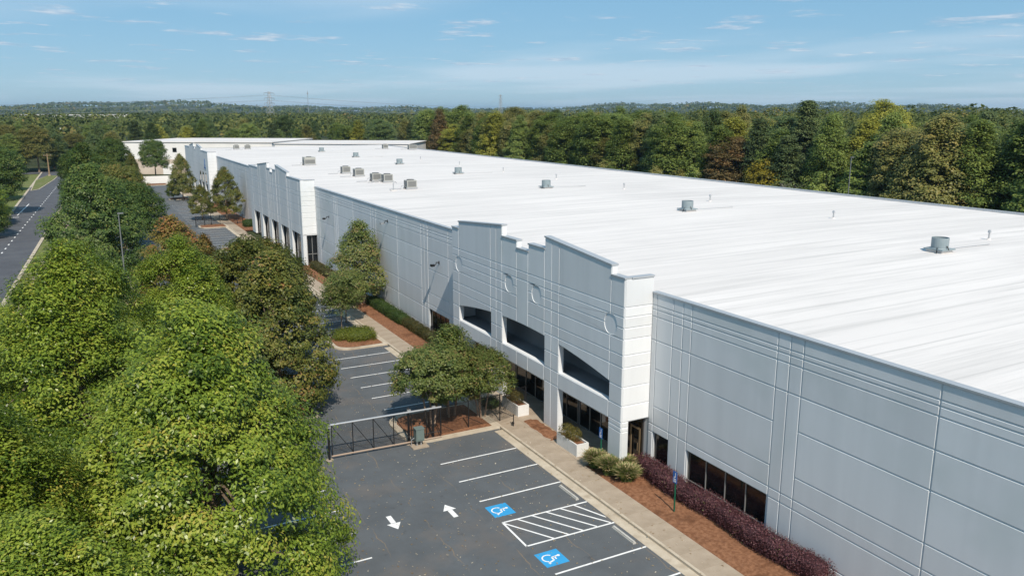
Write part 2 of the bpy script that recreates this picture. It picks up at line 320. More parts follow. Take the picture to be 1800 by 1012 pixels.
# ------------------------------------------------------------------ ground, lots, street
def hill(x, y):
    d = np.hypot(x, y); a = np.arctan2(x, y)
    k = np.clip((d - 1300) / 2600, 0, 1); k = k * k * (3 - 2 * k)
    return k * (26 + 13 * np.sin(a * 9 + 1.0) + 8 * np.sin(a * 23 + d * .0016) + 5 * np.sin(a * 51 + 2)) - .12
def make_ground():
    rad = np.concatenate([[0], np.geomspace(60, 12000, 44)]); na = 144; V = [(0, 0, -.12)]; Fc = []
    for r in rad[1:]:
        for k in range(na):
            t = 2 * math.pi * k / na; x, y = r * math.sin(t), r * math.cos(t); V.append((x, y, float(hill(x, y))))
    for k in range(na): Fc.append((0, 1 + (k + 1) % na, 1 + k))
    for i in range(len(rad) - 2):
        for k in range(na):
            a = 1 + i * na; Fc.append((a + k, a + (k + 1) % na, a + na + (k + 1) % na, a + na + k))
    mb = MB(); mb.v = V; mb.f = Fc; o = struct('ground', mb, groundm); smooth_obj(o)
make_ground()
XF, XW, YR = 27.1, 29.12, 37.04          # entrance screen plane, main wall plane, near end of first entrance bay
CB = 49.33                                # centre of the first entrance bay
lawn = MB()
kx = lambda y: -14.2 + .045 * y          # right kerb line of the street
lawn.poly([(kx(-40), -40, -.06), (4.6, -40, -.06), (4.6, 285, -.06), (kx(285), 285, -.06)])
lawn.poly([(-60, -40, -.055), (kx(-40) - 8.7, -40, -.055), (kx(330) - 9, 330, -.055), (-60, 330, -.055)])
struct('verge', lawn, grassm)
lot = MB().poly([(4.6, -30, 0), (23.95, -30, 0), (23.95, 262, 0), (4.6, 262, 0)]); struct('parking_lot', lot, asph)
apron = MB().poly([(28.9, -30, -.03), (118, -30, -.03), (118, 268, -.03), (28.9, 268, -.03)]); struct('truck_court', apron, roadm)
st = MB(); ys = list(range(-40, 341, 20))
for a, b in zip(ys[:-1], ys[1:]): st.poly([(kx(a) - 8.6 - max(0, (a - 190) * .03), a, -.03), (kx(a), a, -.03), (kx(b), b, -.03), (kx(b) - 8.6 - max(0, (b - 190) * .03), b, -.03)])
st.poly([(-80, 330, -.034), (30, 334, -.034), (30, 346, -.034), (-80, 342, -.034)])
struct('street', st, roadm)
sm = MB()
for k in range(-4, 48):
    y = 120 + k * 4.4
    if y < 318: x = kx(y) - 4.3; sm.poly([(x - .10, y, -.022), (x + .10, y, -.022), (x + .16, y + 1.3, -.022), (x - .04, y + 1.3, -.022)])
for y, dx in ((196, -8.3), (205, -8.4), (214, -8.6)): sm.poly([(kx(y) + dx + .3, y, -.022), (kx(y) + dx + 1.7, y, -.022), (kx(y) + dx + 1.7, y + .5, -.022), (kx(y) + dx + .3, y + .5, -.022)])
sm.poly([(-12.6, 200, -.022), (-12.4, 200, -.022), (-11.2, 224, -.022), (-11.4, 224, -.022)])
tag(build('street_markings', sm, white), kind='structure')
kb = MB()
for a, b in zip(ys[:-1], ys[1:]):
    for off, w in ((0, .5), (-8.75 - max(0, (a - 190) * .03), .5)):
        o = len(kb.v); x0, x1 = kx(a) + off, kx(b) + off + (-(max(0, (b - 190) * .03) - max(0, (a - 190) * .03)) if off < 0 else 0)
        kb.v += [(x0, a, -.2), (x0 + w, a, -.2), (x1 + w, b, -.2), (x1, b, -.2), (x0, a, .08), (x0 + w, a, .08), (x1 + w, b, .08), (x1, b, .08)]
        kb.f += [tuple(o + i for i in q) for q in ((4, 5, 6, 7), (0, 1, 5, 4), (1, 2, 6, 5), (2, 3, 7, 6), (3, 0, 4, 7))]
kb.box(4.25, 4.6, -30, 285, -.1, .12)
struct('street_kerb', kb, kerbm)
sp_ = MB()
for a, b in zip(ys[:14], ys[1:15]): sp_.poly([(kx(a) + 1.9, a, -.02), (kx(a) + 3.4, a, -.02), (kx(b) + 3.4, b, -.02), (kx(b) + 1.9, b, -.02)])
struct('street_footpath', sp_, conc)
md = MB().prism([(-12.2, 262), (-10.6, 266), (-7.6, 300), (-6.6, 318), (-9.5, 322), (-12.4, 300)], -.1, .1); struct('street_median', md, grassm)
mk = MB().prism([(-12.45, 261), (-10.4, 265), (-7.35, 300), (-6.35, 319), (-9.5, 322.4), (-12.7, 300)], -.12, .07); struct('median_kerb', mk, kerbm)
# kerb and gutter along the building side of the lot: gutter pan, then separate kerb stones
SEGS = [(-10, 46.7), (47, 69.5), (76, 131), (135, 160), (165, 216), (221, 262)]
gut = MB()
for a, b in SEGS: gut.poly([(23.47, a, .006), (24.06, a, .02), (24.06, b, .02), (23.47, b, .006)])
struct('gutter', gut, kerbm)
ks = struct('kerb', MB().box(24.06, 24.2, -10, 262, -.1, .13), kerbm)
kme = MB().box(-.085, .085, 0, 2.98, -.02, .155).mesh('kerb_stone')
for i in range(42): link('kerb_stone', kme, kerbm, ks, (24.14, 2 + i * 3.0, 0))
sw = struct('sidewalk', MB().box(24.22, 25.78, -10, 262, -.1, .125), conc)
sme = MB().box(0, 1.54, .008, 1.492, 0, .03).mesh('paving_slab')
for i in range(72): link('paving_slab', sme, conc, sw, (24.23, 4 + i * 1.5, .123 + .004 * random.random()))
ep = struct('entrance_paving', MB().box(25.79, XW, 38.95, 61.5, -.1, .13), conc)
sm2 = MB().box(.01, 1.62, .01, 1.87, 0, .02).mesh('paving_slab')
for j in range(12):
    for i in range(2): link('paving_slab', sm2, conc, ep, (25.8 + i * 1.64, 39 + j * 1.87, .122))
def bed(name, x0, x1, y0, y1, h=.1, z=.13):
    """a mulch bed with an uneven, slightly mounded surface"""
    nx, ny = max(3, int((x1 - x0) / .25)), max(3, int((y1 - y0) / .25)); ny = min(ny, 220); mb = MB()
    for j in range(ny + 1):
        for i in range(nx + 1):
            u, v = i / nx, j / ny; e = min(u, 1 - u, .25) * 4 * min(min(v, 1 - v) * ny / 3, 1)
            mb.v.append((x0 + u * (x1 - x0) + random.uniform(-.05, .05) * (0 < i < nx), y0 + v * (y1 - y0), z - .04 + h * e + random.uniform(-.025, .03)))
    for j in range(ny):
        for i in range(nx): a = j * (nx + 1) + i; mb.f.append((a, a + 1, a + nx + 2, a + nx + 1))
    o = struct(name, mb, mulch); return smooth_obj(o)
bed('mulch_bed', 25.8, 29.05, 2, 38.9); bed('mulch_bed', 25.85, 27.0, 43.2, 47.3, .12, .16); bed('mulch_bed', 25.8, 29.05, 62, 113.5); bed('mulch_bed', 25.8, 29.05, 153, 203)
def island(x0, x1, y0, y1, rl=1.6):
    """planting island: concrete kerb ring rounded at its lot end, mulch inside"""
    out = [(x1, y0), (x1, y1)] + [(x0 + rl - rl * math.sin(t), y1 - rl + rl * math.cos(t)) for t in np.linspace(0, math.pi / 2, 6)] + \
          [(x0 + rl - rl * math.cos(t), y0 + rl - rl * math.sin(t)) for t in np.linspace(0, math.pi / 2, 6)]
    struct('island_kerb', MB().prism(out, -.05, .15), kerbm)
    c = ((x0 + x1) / 2 + .2, (y0 + y1) / 2); k = .86
    inn = [(c[0] + (x - c[0]) * k, c[1] + (y - c[1]) * (1 - .34 / (y1 - y0) * 2)) for x, y in out]
    mb = MB(); nn = len(inn)
    for s_, z in ((1, .16), (.8, .22), (.45, .27)):
        mb.v += [(c[0] + (x - c[0]) * s_ + random.uniform(-.05, .05), c[1] + (y - c[1]) * s_ + random.uniform(-.05, .05), z) for x, y in inn]
    for r_ in range(2): mb.f += [(r_ * nn + i, r_ * nn + (i + 1) % nn, (r_ + 1) * nn + (i + 1) % nn, (r_ + 1) * nn + i) for i in range(nn)]
    mb.f.append(tuple(2 * nn + i for i in range(nn))); struct('island_mulch', mb, mulch)
island(17.4, 24.05, 47.0, 52.4); island(19.2, 24.05, 70.2, 75.6); island(18.6, 24.05, 131, 135, 1.4); island(19, 24.05, 160, 165); island(19, 24.05, 216, 221); island(6, 24.05, 262, 268); island(8.8, 13.6, 55, 72)
# painted markings on the lot
def strip(mb, x0, y0, x1, y1, w=.11, z=.006):
    d = Vector((x1 - x0, y1 - y0)); p = Vector((-d.y, d.x)).normalized() * w / 2
    mb.poly([(x0 - p.x, y0 - p.y, z), (x1 - p.x, y1 - p.y, z), (x1 + p.x, y1 + p.y, z), (x0 + p.x, y0 + p.y, z)])
pm = tag(bpy.data.objects.new('lot_markings', None), kind='structure'); COL.objects.link(pm)
def mark(name, mb, m=white): return build(name, mb, m, pm)
lines = [43.52, 40.73, 37.94, 29.64, 26.95, 24.2, 21.5, 18.7] + [54.2 + 2.75 * i for i in range(6)] + [78.3 + 2.75 * i for i in range(20)] + [136.5 + 2.75 * i for i in range(9)] + [167 + 2.75 * i for i in range(18)]
for y in lines: m_ = MB(); strip(m_, 18.1, y, 23.45, y); mark('stall_line', m_)
for y in [37.9, 35.15, 32.4, 29.65, 40.65, 43.4] + [80 + 2.75 * i for i in range(16)]: m_ = MB(); strip(m_, 5.5, y, 10.87, y); mark('stall_line', m_)
hz = MB(); strip(hz, 18.12, 35.2, 23.45, 35.1); strip(hz, 18.1, 32.5, 23.45, 32.42); strip(hz, 18.15, 35.2, 18.12, 32.45)
for a in range(6): strip(hz, 18.15 + a * .88, 35.15, min(18.15 + a * .88 + 1.6, 23.4), 32.5 if a < 5 else 33.1, .10, .007)
mark('hatched_aisle', hz)
for x, y, s in ((12.98, 38.0, -1), (16.22, 37.7, 1)):
    a = MB().poly([(x - .14, y - s * .75, .006), (x + .14, y - s * .75, .006), (x + .14, y + s * .1, .006), (x - .14, y + s * .1, .006)])
    a.poly([(x - .38, y + s * .13, .006), (x + .38, y + s * .13, .006), (x, y + s * .82, .006)]); mark('arrow', a)
for cy in (36.5, 30.95):
    pl = mark('accessible_bay_panel', MB().poly([(18.04, cy - .66, .006), (19.32, cy - .66, .006), (19.32, cy + .66, .006), (18.04, cy + .66, .006)]), bluep)
    s = MB(); q = lambda u, v: (18.68 + v, cy - u)          # symbol's up is +X, its right is -Y
    def seg(pts, w):
        for (a, b), (c, d) in zip(pts[:-1], pts[1:]):
            p, r_ = q(a, b), q(c, d); strip(s, p[0], p[1], r_[0], r_[1], w, .0105)
    s.poly([(*q(-.08 + .085 * math.cos(t), .42 + .085 * math.sin(t)), .0105) for t in np.linspace(0, 6.1, 12)])
    seg([(-.08, .34), (-.05, .02), (.20, .02), (.33, -.34), (.44, -.30)], .085); seg([(-.07, .18), (.17, .18)], .07)
    seg([(-.05 + .30 * math.cos(t), -.17 + .30 * math.sin(t)) for t in np.linspace(2.25, 5.9, 16)], .075)
    ob = link('wheelchair_symbol', s.mesh('wheelchair_symbol'), white, pl)
for y0, lab in ((35.5, 'concrete wheel stop between the grey oil stain and the hatched aisle'), (30.1, 'concrete wheel stop at the bay nearest the camera past the hatching')):
    w = MB(); w.prism([(22.98, y0), (23.18, y0), (23.18, y0 + 1.9), (22.98, y0 + 1.9)], .0, .07); w.prism([(23.02, y0 + .03), (23.14, y0 + .03), (23.14, y0 + 1.87), (23.02, y0 + 1.87)], .07, .13)
    tag(build('wheel_stop', w, noisy('stop_concrete', (.38, .37, .34), (.46, .45, .42), 2)), lab, 'wheel stop')
n = 2600; P = np.stack([RNG.uniform(8, 25.5, n), RNG.uniform(22, 72, n), np.full(n, .015)], 1); P[P[:, 0] > 24, 2] = .17
lv = leaf_mesh('fallen_leaves', P, np.array([0, 0, 1.]) + RNG.normal(0, .15, (n, 3)), RNG.uniform(.05, .15, n), RNG.uniform(0, 1, n))
tag(link('fallen_leaves', lv, leaf_mat('dry_leaves', [(0, (.25, .16, .08)), (.6, (.42, .33, .2)), (1, (.6, .55, .45))])), 'dry fallen leaves scattered over the asphalt', None, None, 'stuff')

# ------------------------------------------------------------------ the warehouse
WH = thing('warehouse', 'long pale grey concrete warehouse with flat white roof and stepped entrance bays', 'warehouse', (0, 0, 0))
GAP, DEP, CH = .028, .035, .022
def offset(poly, d):
    n = len(poly); out = []
    for i in range(n):
        p0, p1, p2 = (Vector(poly[(i - 1) % n]), Vector(poly[i]), Vector(poly[(i + 1) % n]))
        a = (p1 - p0).normalized(); b = (p2 - p1).normalized(); na, nb = Vector((-a.y, a.x)), Vector((-b.y, b.x)); m_ = (na + nb)
        if m_.length < 1e-6: m_ = na
        m_.normalize(); out.append(p1 + m_ * d / max(.4, m_.dot(na)))
    return out
def panel_into(mb, poly, to3):
    """poly CCW in (u,z); chamfered slab standing proud of the wall core"""
    A, B = offset(poly, GAP), offset(poly, GAP + CH); n = len(poly); o = len(mb.v)
    mb.v += [tuple(to3(p.x, p.y, 0)) for p in A] + [tuple(to3(p.x, p.y, DEP)) for p in B]
    mb.f += [(o + i, o + (i + 1) % n, o + n + (i + 1) % n, o + n + i) for i in range(n)] + [tuple(o + n + i for i in range(n))]
def bite(poly, c, r):
    """rectangle minus a disc centred on one of its edges or corners"""
    inside = lambda p: (p[0] - c[0]) ** 2 + (p[1] - c[1]) ** 2 < r * r - 1e-9
    pts = []
    n = len(poly)
    for i in range(n):
        a, b = poly[i], poly[(i + 1) % n]
        if not inside(a): pts.append(('v', a))
        dx, dy = b[0] - a[0], b[1] - a[1]; A = dx * dx + dy * dy; B = 2 * (dx * (a[0] - c[0]) + dy * (a[1] - c[1])); C_ = (a[0] - c[0]) ** 2 + (a[1] - c[1]) ** 2 - r * r
        D = B * B - 4 * A * C_
        if D > 0:
            for t in sorted(((-B - D ** .5) / (2 * A), (-B + D ** .5) / (2 * A))):
                if 0 < t < 1: pts.append(('x', (a[0] + t * dx, a[1] + t * dy)))
    xs = [i for i, p in enumerate(pts) if p[0] == 'x']
    if len(xs) != 2: return poly
    i, j = xs
    if j != i + 1: i, j = j, i                      # arc joins the crossing pair that are neighbours round the loop
    p, q = pts[i][1], pts[j][1]; t0 = math.atan2(p[1] - c[1], p[0] - c[0]); t1 = math.atan2(q[1] - c[1], q[0] - c[0])
    while t1 > t0: t1 -= 2 * math.pi
    if t0 - t1 > math.pi * 1.01: t1 += 2 * math.pi
    arc = [(c[0] + r * math.cos(t), c[1] + r * math.sin(t)) for t in np.linspace(t0, t1, 14)[1:-1]]
    out = []
    for k in range(len(pts)):
        out.append(pts[k][1])
        if k == i: out += arc
    return out
def frameX(x): return lambda u, z, d: (x - d, u, z)          # wall facing -X, u runs along Y
def frameY(y): return lambda u, z, d: (u, y - d, z)          # wall facing -Y, u runs along X
def cell(u0, u1, z0, z1, flip): return [(u0, z0), (u1, z0), (u1, z1), (u0, z1)]
def add_panels(parent, polys, to3, single=True):
    if single:
        for p in polys:
            mb = MB(); panel_into(mb, p, to3); build('panel', mb, paint, parent)
    else:
        mb = MB()
        for p in polys: panel_into(mb, p, to3)
        tag(build('panel_field', mb, paint, parent), kind='stuff')
TOPZ = 11.12
H_ALL = [.72, 2.54, 3.05, 4.21, 6.55, 8.3, 9.72, 10.14, 10.4]
H_STRIP = [.72, 2.54, 3.05, 8.3, 9.72, 10.14, 10.4]
H_WIN = [3.05, 4.21, 6.55, 8.3, 9.72, 10.14, 10.4]
def wall_cols(cols):
    out = []
    for u0, u1, hs, zb in cols:
        zs = [zb] + [h for h in hs if h > zb + .05] + [TOPZ]
        out += [cell(u0, u1, a, b, 0) for a, b in zip(zs[:-1], zs[1:])]
    return out
def window(parent, x, y0, y1, z0, z1, n, bar=.75, fr=alum):
    w = MB(); t = .05
    for i in range(n + 1): y = y0 + (y1 - y0) * i / n; w.box(x - .06, x + .02, y - t / 2 if 0 < i < n else (y if i == 0 else y - t), y + t / 2 if 0 < i < n else (y + t if i == 0 else y), z0, z1)
    for z in (z0, bar, z1 - t): w.box(x - .055, x + .02, y0 + t, y1 - t, z, z + t)
    o = build('window', w, fr, parent)
    for i in range(n):
        a, b = y0 + (y1 - y0) * i / n + .02, y0 + (y1 - y0) * (i + 1) / n - .02
        for c, d in ((z0, bar + .02), (bar + .03, z1)): build('pane', MB().box(x - .01, x + .012, a, b, c + .01, d - .01), glass, o)
    return o
# right-hand main wall
wr = build('wall', MB().box(XW, XW + .3, -8, 27.3, 0, TOPZ - .02).box(XW, XW + .3, 27.3, 33.45, 2.56, TOPZ - .02).box(XW, XW + .3, 27.3, 33.45, 0, .1).box(XW, XW + .3, 33.45, 35.13, 0, TOPZ - .02)
           .box(XW, XW + .3, 35.13, 36.55, 2.56, TOPZ - .02).box(XW, XW + .3, 36.55, YR + .35, 0, TOPZ - .02), joint, WH)
cols = [(3.2, 11, H_ALL, 0), (11, 18.7, H_ALL, 0), (18.7, 25.6, H_ALL, 0), (25.6, 26.4, H_STRIP, 0), (26.4, 27.2, H_STRIP, 0), (27.2, 33.5, H_WIN, 2.56), (33.5, 34.24, H_WIN, 0), (34.24, 35.1, H_WIN, 0),
        (35.1, 36.58, H_WIN, 2.56), (36.58, YR - .01, H_STRIP, 0)]
add_panels(wr, wall_cols(cols), frameX(XW))
add_panels(wr, wall_cols([(-4.5, 3.2, H_ALL, 0)]), frameX(XW), False)
window(WH, XW + .16, 27.3, 33.45, .1, 2.56, 4); window(WH, XW + .16, 35.13, 36.55, .1, 2.56, 1)
build('window_recess', MB().box(XW + .22, XW + .3, 27.3, 33.45, .1, 2.56).box(XW + .22, XW + .3, 35.13, 36.55, .1, 2.56), darkgrey, WH)
# left-hand main wall between the first and second bays
Y1, Y2 = 61.62, 114.0
wl_ = build('wall', MB().box(XW, XW + .3, Y1 - .35, 67.2, 0, TOPZ - .02).box(XW, XW + .3, 67.2, 72.0, 2.56, TOPZ - .02).box(XW, XW + .3, 67.2, 72.0, 0, .1).box(XW, XW + .3, 72.0, Y2 + .35, 0, TOPZ - .02), joint, WH)
cols = [(Y1 + .01, 67.15, H_STRIP, 0), (67.15, 72.05, H_WIN, 2.56)]
for s0, j0 in ((72.1, 73.8), (87.55, 89.3), (102.9, 104.55)):
    cols += [(s0, (s0 + j0) / 2, H_STRIP, 0), ((s0 + j0) / 2, j0, H_STRIP, 0)]
for a, b in ((73.8, 80.65), (80.65, 87.55), (89.3, 96.1), (96.1, 102.9), (104.55, 112), (112, Y2 - .01)): cols.append((a, b, H_ALL[:2] + H_ALL[3:], 0))
add_panels(wl_, wall_cols(cols), frameX(XW))
window(WH, XW + .16, 67.2, 72.0, .1, 2.56, 4, fr=frame)
build('window_recess', MB().box(XW + .22, XW + .3, 67.2, 72.0, .1, 2.56), darkgrey, WH)
# third stretch and far end
Y3, Y4, Y5, Y6 = 152.0, 204.0, 248.0, 250.0
w3 = build('wall', MB().box(XW, XW + .3, Y3 - .3, Y4 + .3, 0, TOPZ - .02).box(XW, XW + .3, Y5 - .3, Y6, 0, TOPZ - .02).box(XW, 86.3, Y6, Y6 + .3, 0, TOPZ - .02).box(86, 86.3, -8, Y6, 0, TOPZ - .02).box(XW, 86.3, -8.3, -8, 0, TOPZ - .02), paint, WH)
cc = []; y = Y3
while y < Y4 - 1: cc.append((y, min(y + 7.43, Y4 - .01), [2.54, 4.21, 6.55, 8.3, 9.72, 10.4], 0)); y += 7.43
add_panels(w3, wall_cols(cc), frameX(XW), False)
# entrance bays
def top_of(d, half):
    d = abs(d)
    if d < .85: return 11.98
    if d < 3.15: return 12.52
    if d < 10.95: return 13.34 - (d - 3.15) / 7.8 * .64
    return 12.12
EPS = 1e-4
def topc(d0, d1, half):                      # top edge heights at the two ends of a column, taken just inside it
    s = 1 if d1 > d0 else -1
    return top_of(d0 + EPS, half), top_of(d1 - EPS, half)
arc_z = lambda d: 6.54 - d * d * .00795
HB = [3.34, 4.36, 5.54, 6.75, 7.5, 8.47, 9.15, 9.8, 10.4]
def bay(c, half, spans, arch, lintel, sill, single, circles, bounds, name='entrance_bay', fine=True):
    B = build(name, MB().box(XF + .36, XW - .02, c - half + .4, c + half - .4, 10.6, 10.94), roofm, WH)
    core = MB(); polys = []
    for d0, d1 in zip(bounds[:-1], bounds[1:]):
        sp = next((s for s in spans if s[0] - .01 <= d0 and d1 <= s[1] + .01), None)
        t0, t1 = topc(d0, d1, half); mid = abs(d0 + d1) / 2 < .8
        hs = HB if not mid else [9.8, 10.4]
        if not fine: hs = [4.3, 5.54, 7.5, 8.47, 9.8, 10.4]
        if abs(d0 + d1) / 2 > 11: hs = [2.72, 3.0] + hs
        us = np.linspace(d0, d1, 7) if (sp and arch) else np.array([d0, d1])
        low = [arc_z(u) if arch else lintel for u in us] if sp else [.12 if not sp else 0] * len(us)
        # core behind the panels
        o = len(core.v); k = len(us); tt = np.interp(us, [d0, d1], [t0, t1])
        for dx in (0, .36):
            core.v += [(XF + dx, c + u, z) for u, z in zip(us, low)] + [(XF + dx, c + u, z - .03) for u, z in zip(us, tt)]
        m_ = 2 * k
        for i in range(k - 1):
            core.f += [(o + i, o + i + 1, o + k + i + 1, o + k + i), (o + m_ + i, o + m_ + k + i, o + m_ + k + i + 1, o + m_ + i + 1),
                       (o + i, o + m_ + i, o + m_ + i + 1, o + i + 1), (o + k + i, o + k + i + 1, o + m_ + k + i + 1, o + m_ + k + i)]
        core.f += [(o, o + k, o + m_ + k, o + m_), (o + k - 1, o + m_ + k - 1, o + m_ + 2 * k - 1, o + 2 * k - 1)]
        if sp and arch: core.box(XF, XF + .36, c + d0, c + d1, lintel, sill)
        # panels
        zs = [None] + [h for h in hs if h > max(low) + .25] + [None]
        for a, b in zip(zs[:-1], zs[1:]):
            lo = [(c + u, z) for u, z in zip(us, low)] if a is None else [(c + d0, a), (c + d1, a)]
            hi = [(c + d1, t1 - .02), (c + d0, t0 - .02)] if b is None else [(c + d1, b), (c + d0, b)]
            p = lo + hi
            for cd, cz, r_ in circles:
                if a is not None and b is not None: p = bite(p, (c + cd, cz), r_)
            polys.append(p)
        if sp and arch: polys.append(cell(c + d0, c + d1, lintel, sill, 0))
    core_o = build('wall_core', core, paint, B)
    add_panels(B, polys, frameX(XF), single)
    # returns at both ends, facing along the wall
    for sgn in (-1, 1):
        y = c + sgn * half; zb = lintel + (.1 if sgn < 0 else 0)
        build('return_wall', MB().box(XF + .36, XW - .002, min(y, y - sgn * .3), max(y, y - sgn * .3), zb, 12.09), paint, B)
        if sgn < 0:
            zs = [zb] + [4.36, 5.54, 6.75, 7.5, 8.47, 9.15, 9.8, 10.4] + [12.09]
            add_panels(B, [cell(XF + .005, XW - .02, a, b_, 0) for a, b_ in zip(zs[:-1], zs[1:])], frameY(y), single)
            zs = [.12, 2.72, 3.0, zb]
            add_panels(B, [cell(XF + .005, XF + .5, a, b_, 0) for a, b_ in zip(zs[:-1], zs[1:])], frameY(y), single)
            build('return_pier', MB().box(XF + .36, XF + .5, y, y + .3, 0, zb), paint, B)
    # coping
    cp = MB(); cuts = sorted({-half, -10.95, -3.15, -.85, .85, 3.15, 10.95, half})
    for d0, d1 in zip(cuts[:-1], cuts[1:]):
        t0, t1 = topc(d0, d1, half); o = len(cp.v)
        for dx in (-.08, .42): cp.v += [(XF + dx, c + d0 - .03, t0 - .05), (XF + dx, c + d1 + .03, t1 - .05), (XF + dx, c + d1 + .03, t1 + .05), (XF + dx, c + d0 - .03, t0 + .05)]
        cp.f += [tuple(o + i for i in q) for q in ((0, 1, 2, 3), (7, 6, 5, 4), (3, 2, 6, 7), (0, 4, 5, 1), (0, 3, 7, 4), (1, 5, 6, 2))]
    for sgn in (-1, 1): y = c + sgn * half; cp.box(XF + .43, XW + .02, min(y - sgn * .36, y + sgn * .08), max(y - sgn * .36, y + sgn * .08), 12.07, 12.17)
    build('coping', cp, coping, B)
    return B
BND1 = [-12.29, -10.95, -5.05, -4.1, -3.15, -.85, .85, 3.15, 4.1, 5.05, 10.95, 12.29]
b1 = bay(CB, 12.29, [(-10.95, -5.05), (-3.15, 3.15), (5.05, 10.95)], True, 3.24, 4.36, True, [(-10.95, 9.15, .62), (-2.02, 9.15, .62), (2.02, 9.15, .62), (10.95, 9.15, .62)], BND1)
# upper loggia pockets and storefront behind the screen
build('loggia', MB().box(XF + .36, XW - .03, CB - 11.95, CB + 11.95, 6.9, 7.1).box(XW - .1, XW - .03, CB - 11.95, CB + 11.95, 3.3, 10.6).box(XF + .36, XW - .1, CB - 11.95, CB + 11.95, 3.3, 4.3), darkgrey, WH)
for y0, y1, n in ((37.5, 39.3, 1), (39.4, 44.6, 4), (44.8, 53.8, 6), (54.0, 61.3, 5)): window(WH, XW - .05, y0, y1, .16, 3.28, n, 1.9 if n > 1 else 2.4, frame if n == 1 else alum)
build('wall', MB().box(XW - .02, XW + .3, YR + .36, Y1 - .36, 0, TOPZ - .02), darkgrey, WH)
build('door', MB().box(XW - .16, XW - .12, 37.62, 37.74, .16, 2.4).box(XW - .16, XW - .12, 38.5, 38.62, .16, 2.4).box(XW - .16, XW - .12, 37.74, 38.5, .16, .36).box(XW - .16, XW - .12, 37.74, 38.5, 2.28, 2.4).box(XW - .2, XW - .17, 37.8, 37.84, .9, 1.4), mat('bronze_door', (.30, .22, .13), .4, .5, .4), WH)
# second bay: five tall windows between piers
sp2 = [(-17.6 + 7.15 * i, -12.4 + 7.15 * i) for i in range(5)]
bnd2 = sorted(set([-19, 19, -.85, .85, -3.15, 3.15, -10.95, 10.95] + [round(v, 3) for s in sp2 for v in s]))
b2 = bay(133, 19, sp2, False, 4.3, 0, False, [], bnd2, fine=False)
for s in sp2: window(b2, XF + .5, 133 + s[0] + .05, 133 + s[1] - .05, .15, 4.28, 3, 1.4, frame)
build('wall_core', MB().box(XF + .6, XW, 114.5, 151.5, 0, 10.55), darkgrey, b2)
rw = build('window', MB().box(XF + .7, XW, 114.40, 114.46, .14, .2).box(XF + .7, XW, 114.40, 114.46, 1.5, 1.57).box(XF + 1.3, XF + 1.37, 114.40, 114.46, .2, 4.3), alum, b2); build('pane', MB().box(XF + .7, XW, 114.47, 114.49, .2, 4.3), glass, rw)
# third bay, far off: three arched windows and a blue emblem
sp3 = [(-19 + 6 * i, -15 + 6 * i) for i in range(3)] + [(3, 7), (10, 14)]
bnd3 = sorted(set([-22, 22, -.85, .85, -3.15, 3.15, -10.95, 10.95] + [float(v) for s in sp3 for v in s]))
b3 = bay(226, 22, sp3, False, 4.3, 0, False, [], bnd3, fine=False)
for s in sp3: window(b3, XF + .5, 226 + s[0] + .05, 226 + s[1] - .05, .15, 4.28, 2, 1.4, frame)
build('wall_core', MB().box(XF + .6, XW, 204.5, 247.5, 0, 10.55), darkgrey, b3)
for cy in (208.6, 213.4, 218.4):
    pts = [(-1.1, 4.7), (1.1, 4.7), (1.1, 6.2)] + [(1.1 * math.cos(t), 6.2 + .8 * math.sin(t)) for t in np.linspace(0.2, math.pi - .2, 7)] + [(-1.1, 6.2)]
    mb = MB(); o = 0; mb.v = [(XF - .06, cy + u, z) for u, z in pts] + [(XF + .02, cy + u, z) for u, z in pts]; nn = len(pts); mb.f = [tuple(range(nn))] + [(i, (i + 1) % nn, nn + (i + 1) % nn, nn + i) for i in range(nn)]
    build('arched_window', mb, glass, b3)
em = mat('blue_emblem', (.03, .12, .35), .5)
build('emblem', MB().box(XF - .12, XF - .04, 209.1, 209.5, 8.4, 10.3).box(XF - .12, XF - .04, 208.0, 210.6, 8.0, 8.36).box(XF - .13, XF - .04, 208.8, 209.8, 8.6, 8.9), em, b3)
# roof, copings
rf = MB(); ny = 50; nx = 12; x0, x1, y0, y1 = XW + .3, 86, -8, Y6
for j in range(ny + 1):
    for i in range(nx + 1):
        u = i / nx; rf.v.append((x0 + u * (x1 - x0), y0 + (y1 - y0) * j / ny, 10.98 + .22 * (1 - abs(2 * u - 1)) + random.uniform(-.012, .012)))
for j in range(ny):
    for i in range(nx): a = j * (nx + 1) + i; rf.f.append((a, a + 1, a + nx + 2, a + nx + 1))
smooth_obj(build('roof', rf, roofm, WH))
cp = MB().box(XW - .09, XW + .32, -8, YR - .05, TOPZ - .02, TOPZ + .07).box(XW - .09, XW + .32, Y1 + .12, Y2 - .1, TOPZ - .02, TOPZ + .07).box(XW - .09, XW + .32, Y3 + .1, Y4 - .1, TOPZ - .02, TOPZ + .07)
cp.box(85.95, 86.4, -8, Y6, TOPZ - .02, TOPZ + .06).box(XW + .33, 85.9, Y6 - .05, Y6 + .38, TOPZ - .02, TOPZ + .06); build('coping', cp, coping, WH)
build('bay_back', MB().box(XW, XW + .3, YR + .36, Y1 - .36, 11.1, 11.14).box(XF + .37, XW + .32, YR + .32, Y1 - .32, 10.95, 10.99).box(XF + .37, XW + .32, 114.35, 151.65, 10.95, 10.99).box(XF + .37, XW + .32, 204.35, 247.65, 10.95, 10.99), roofm, WH)

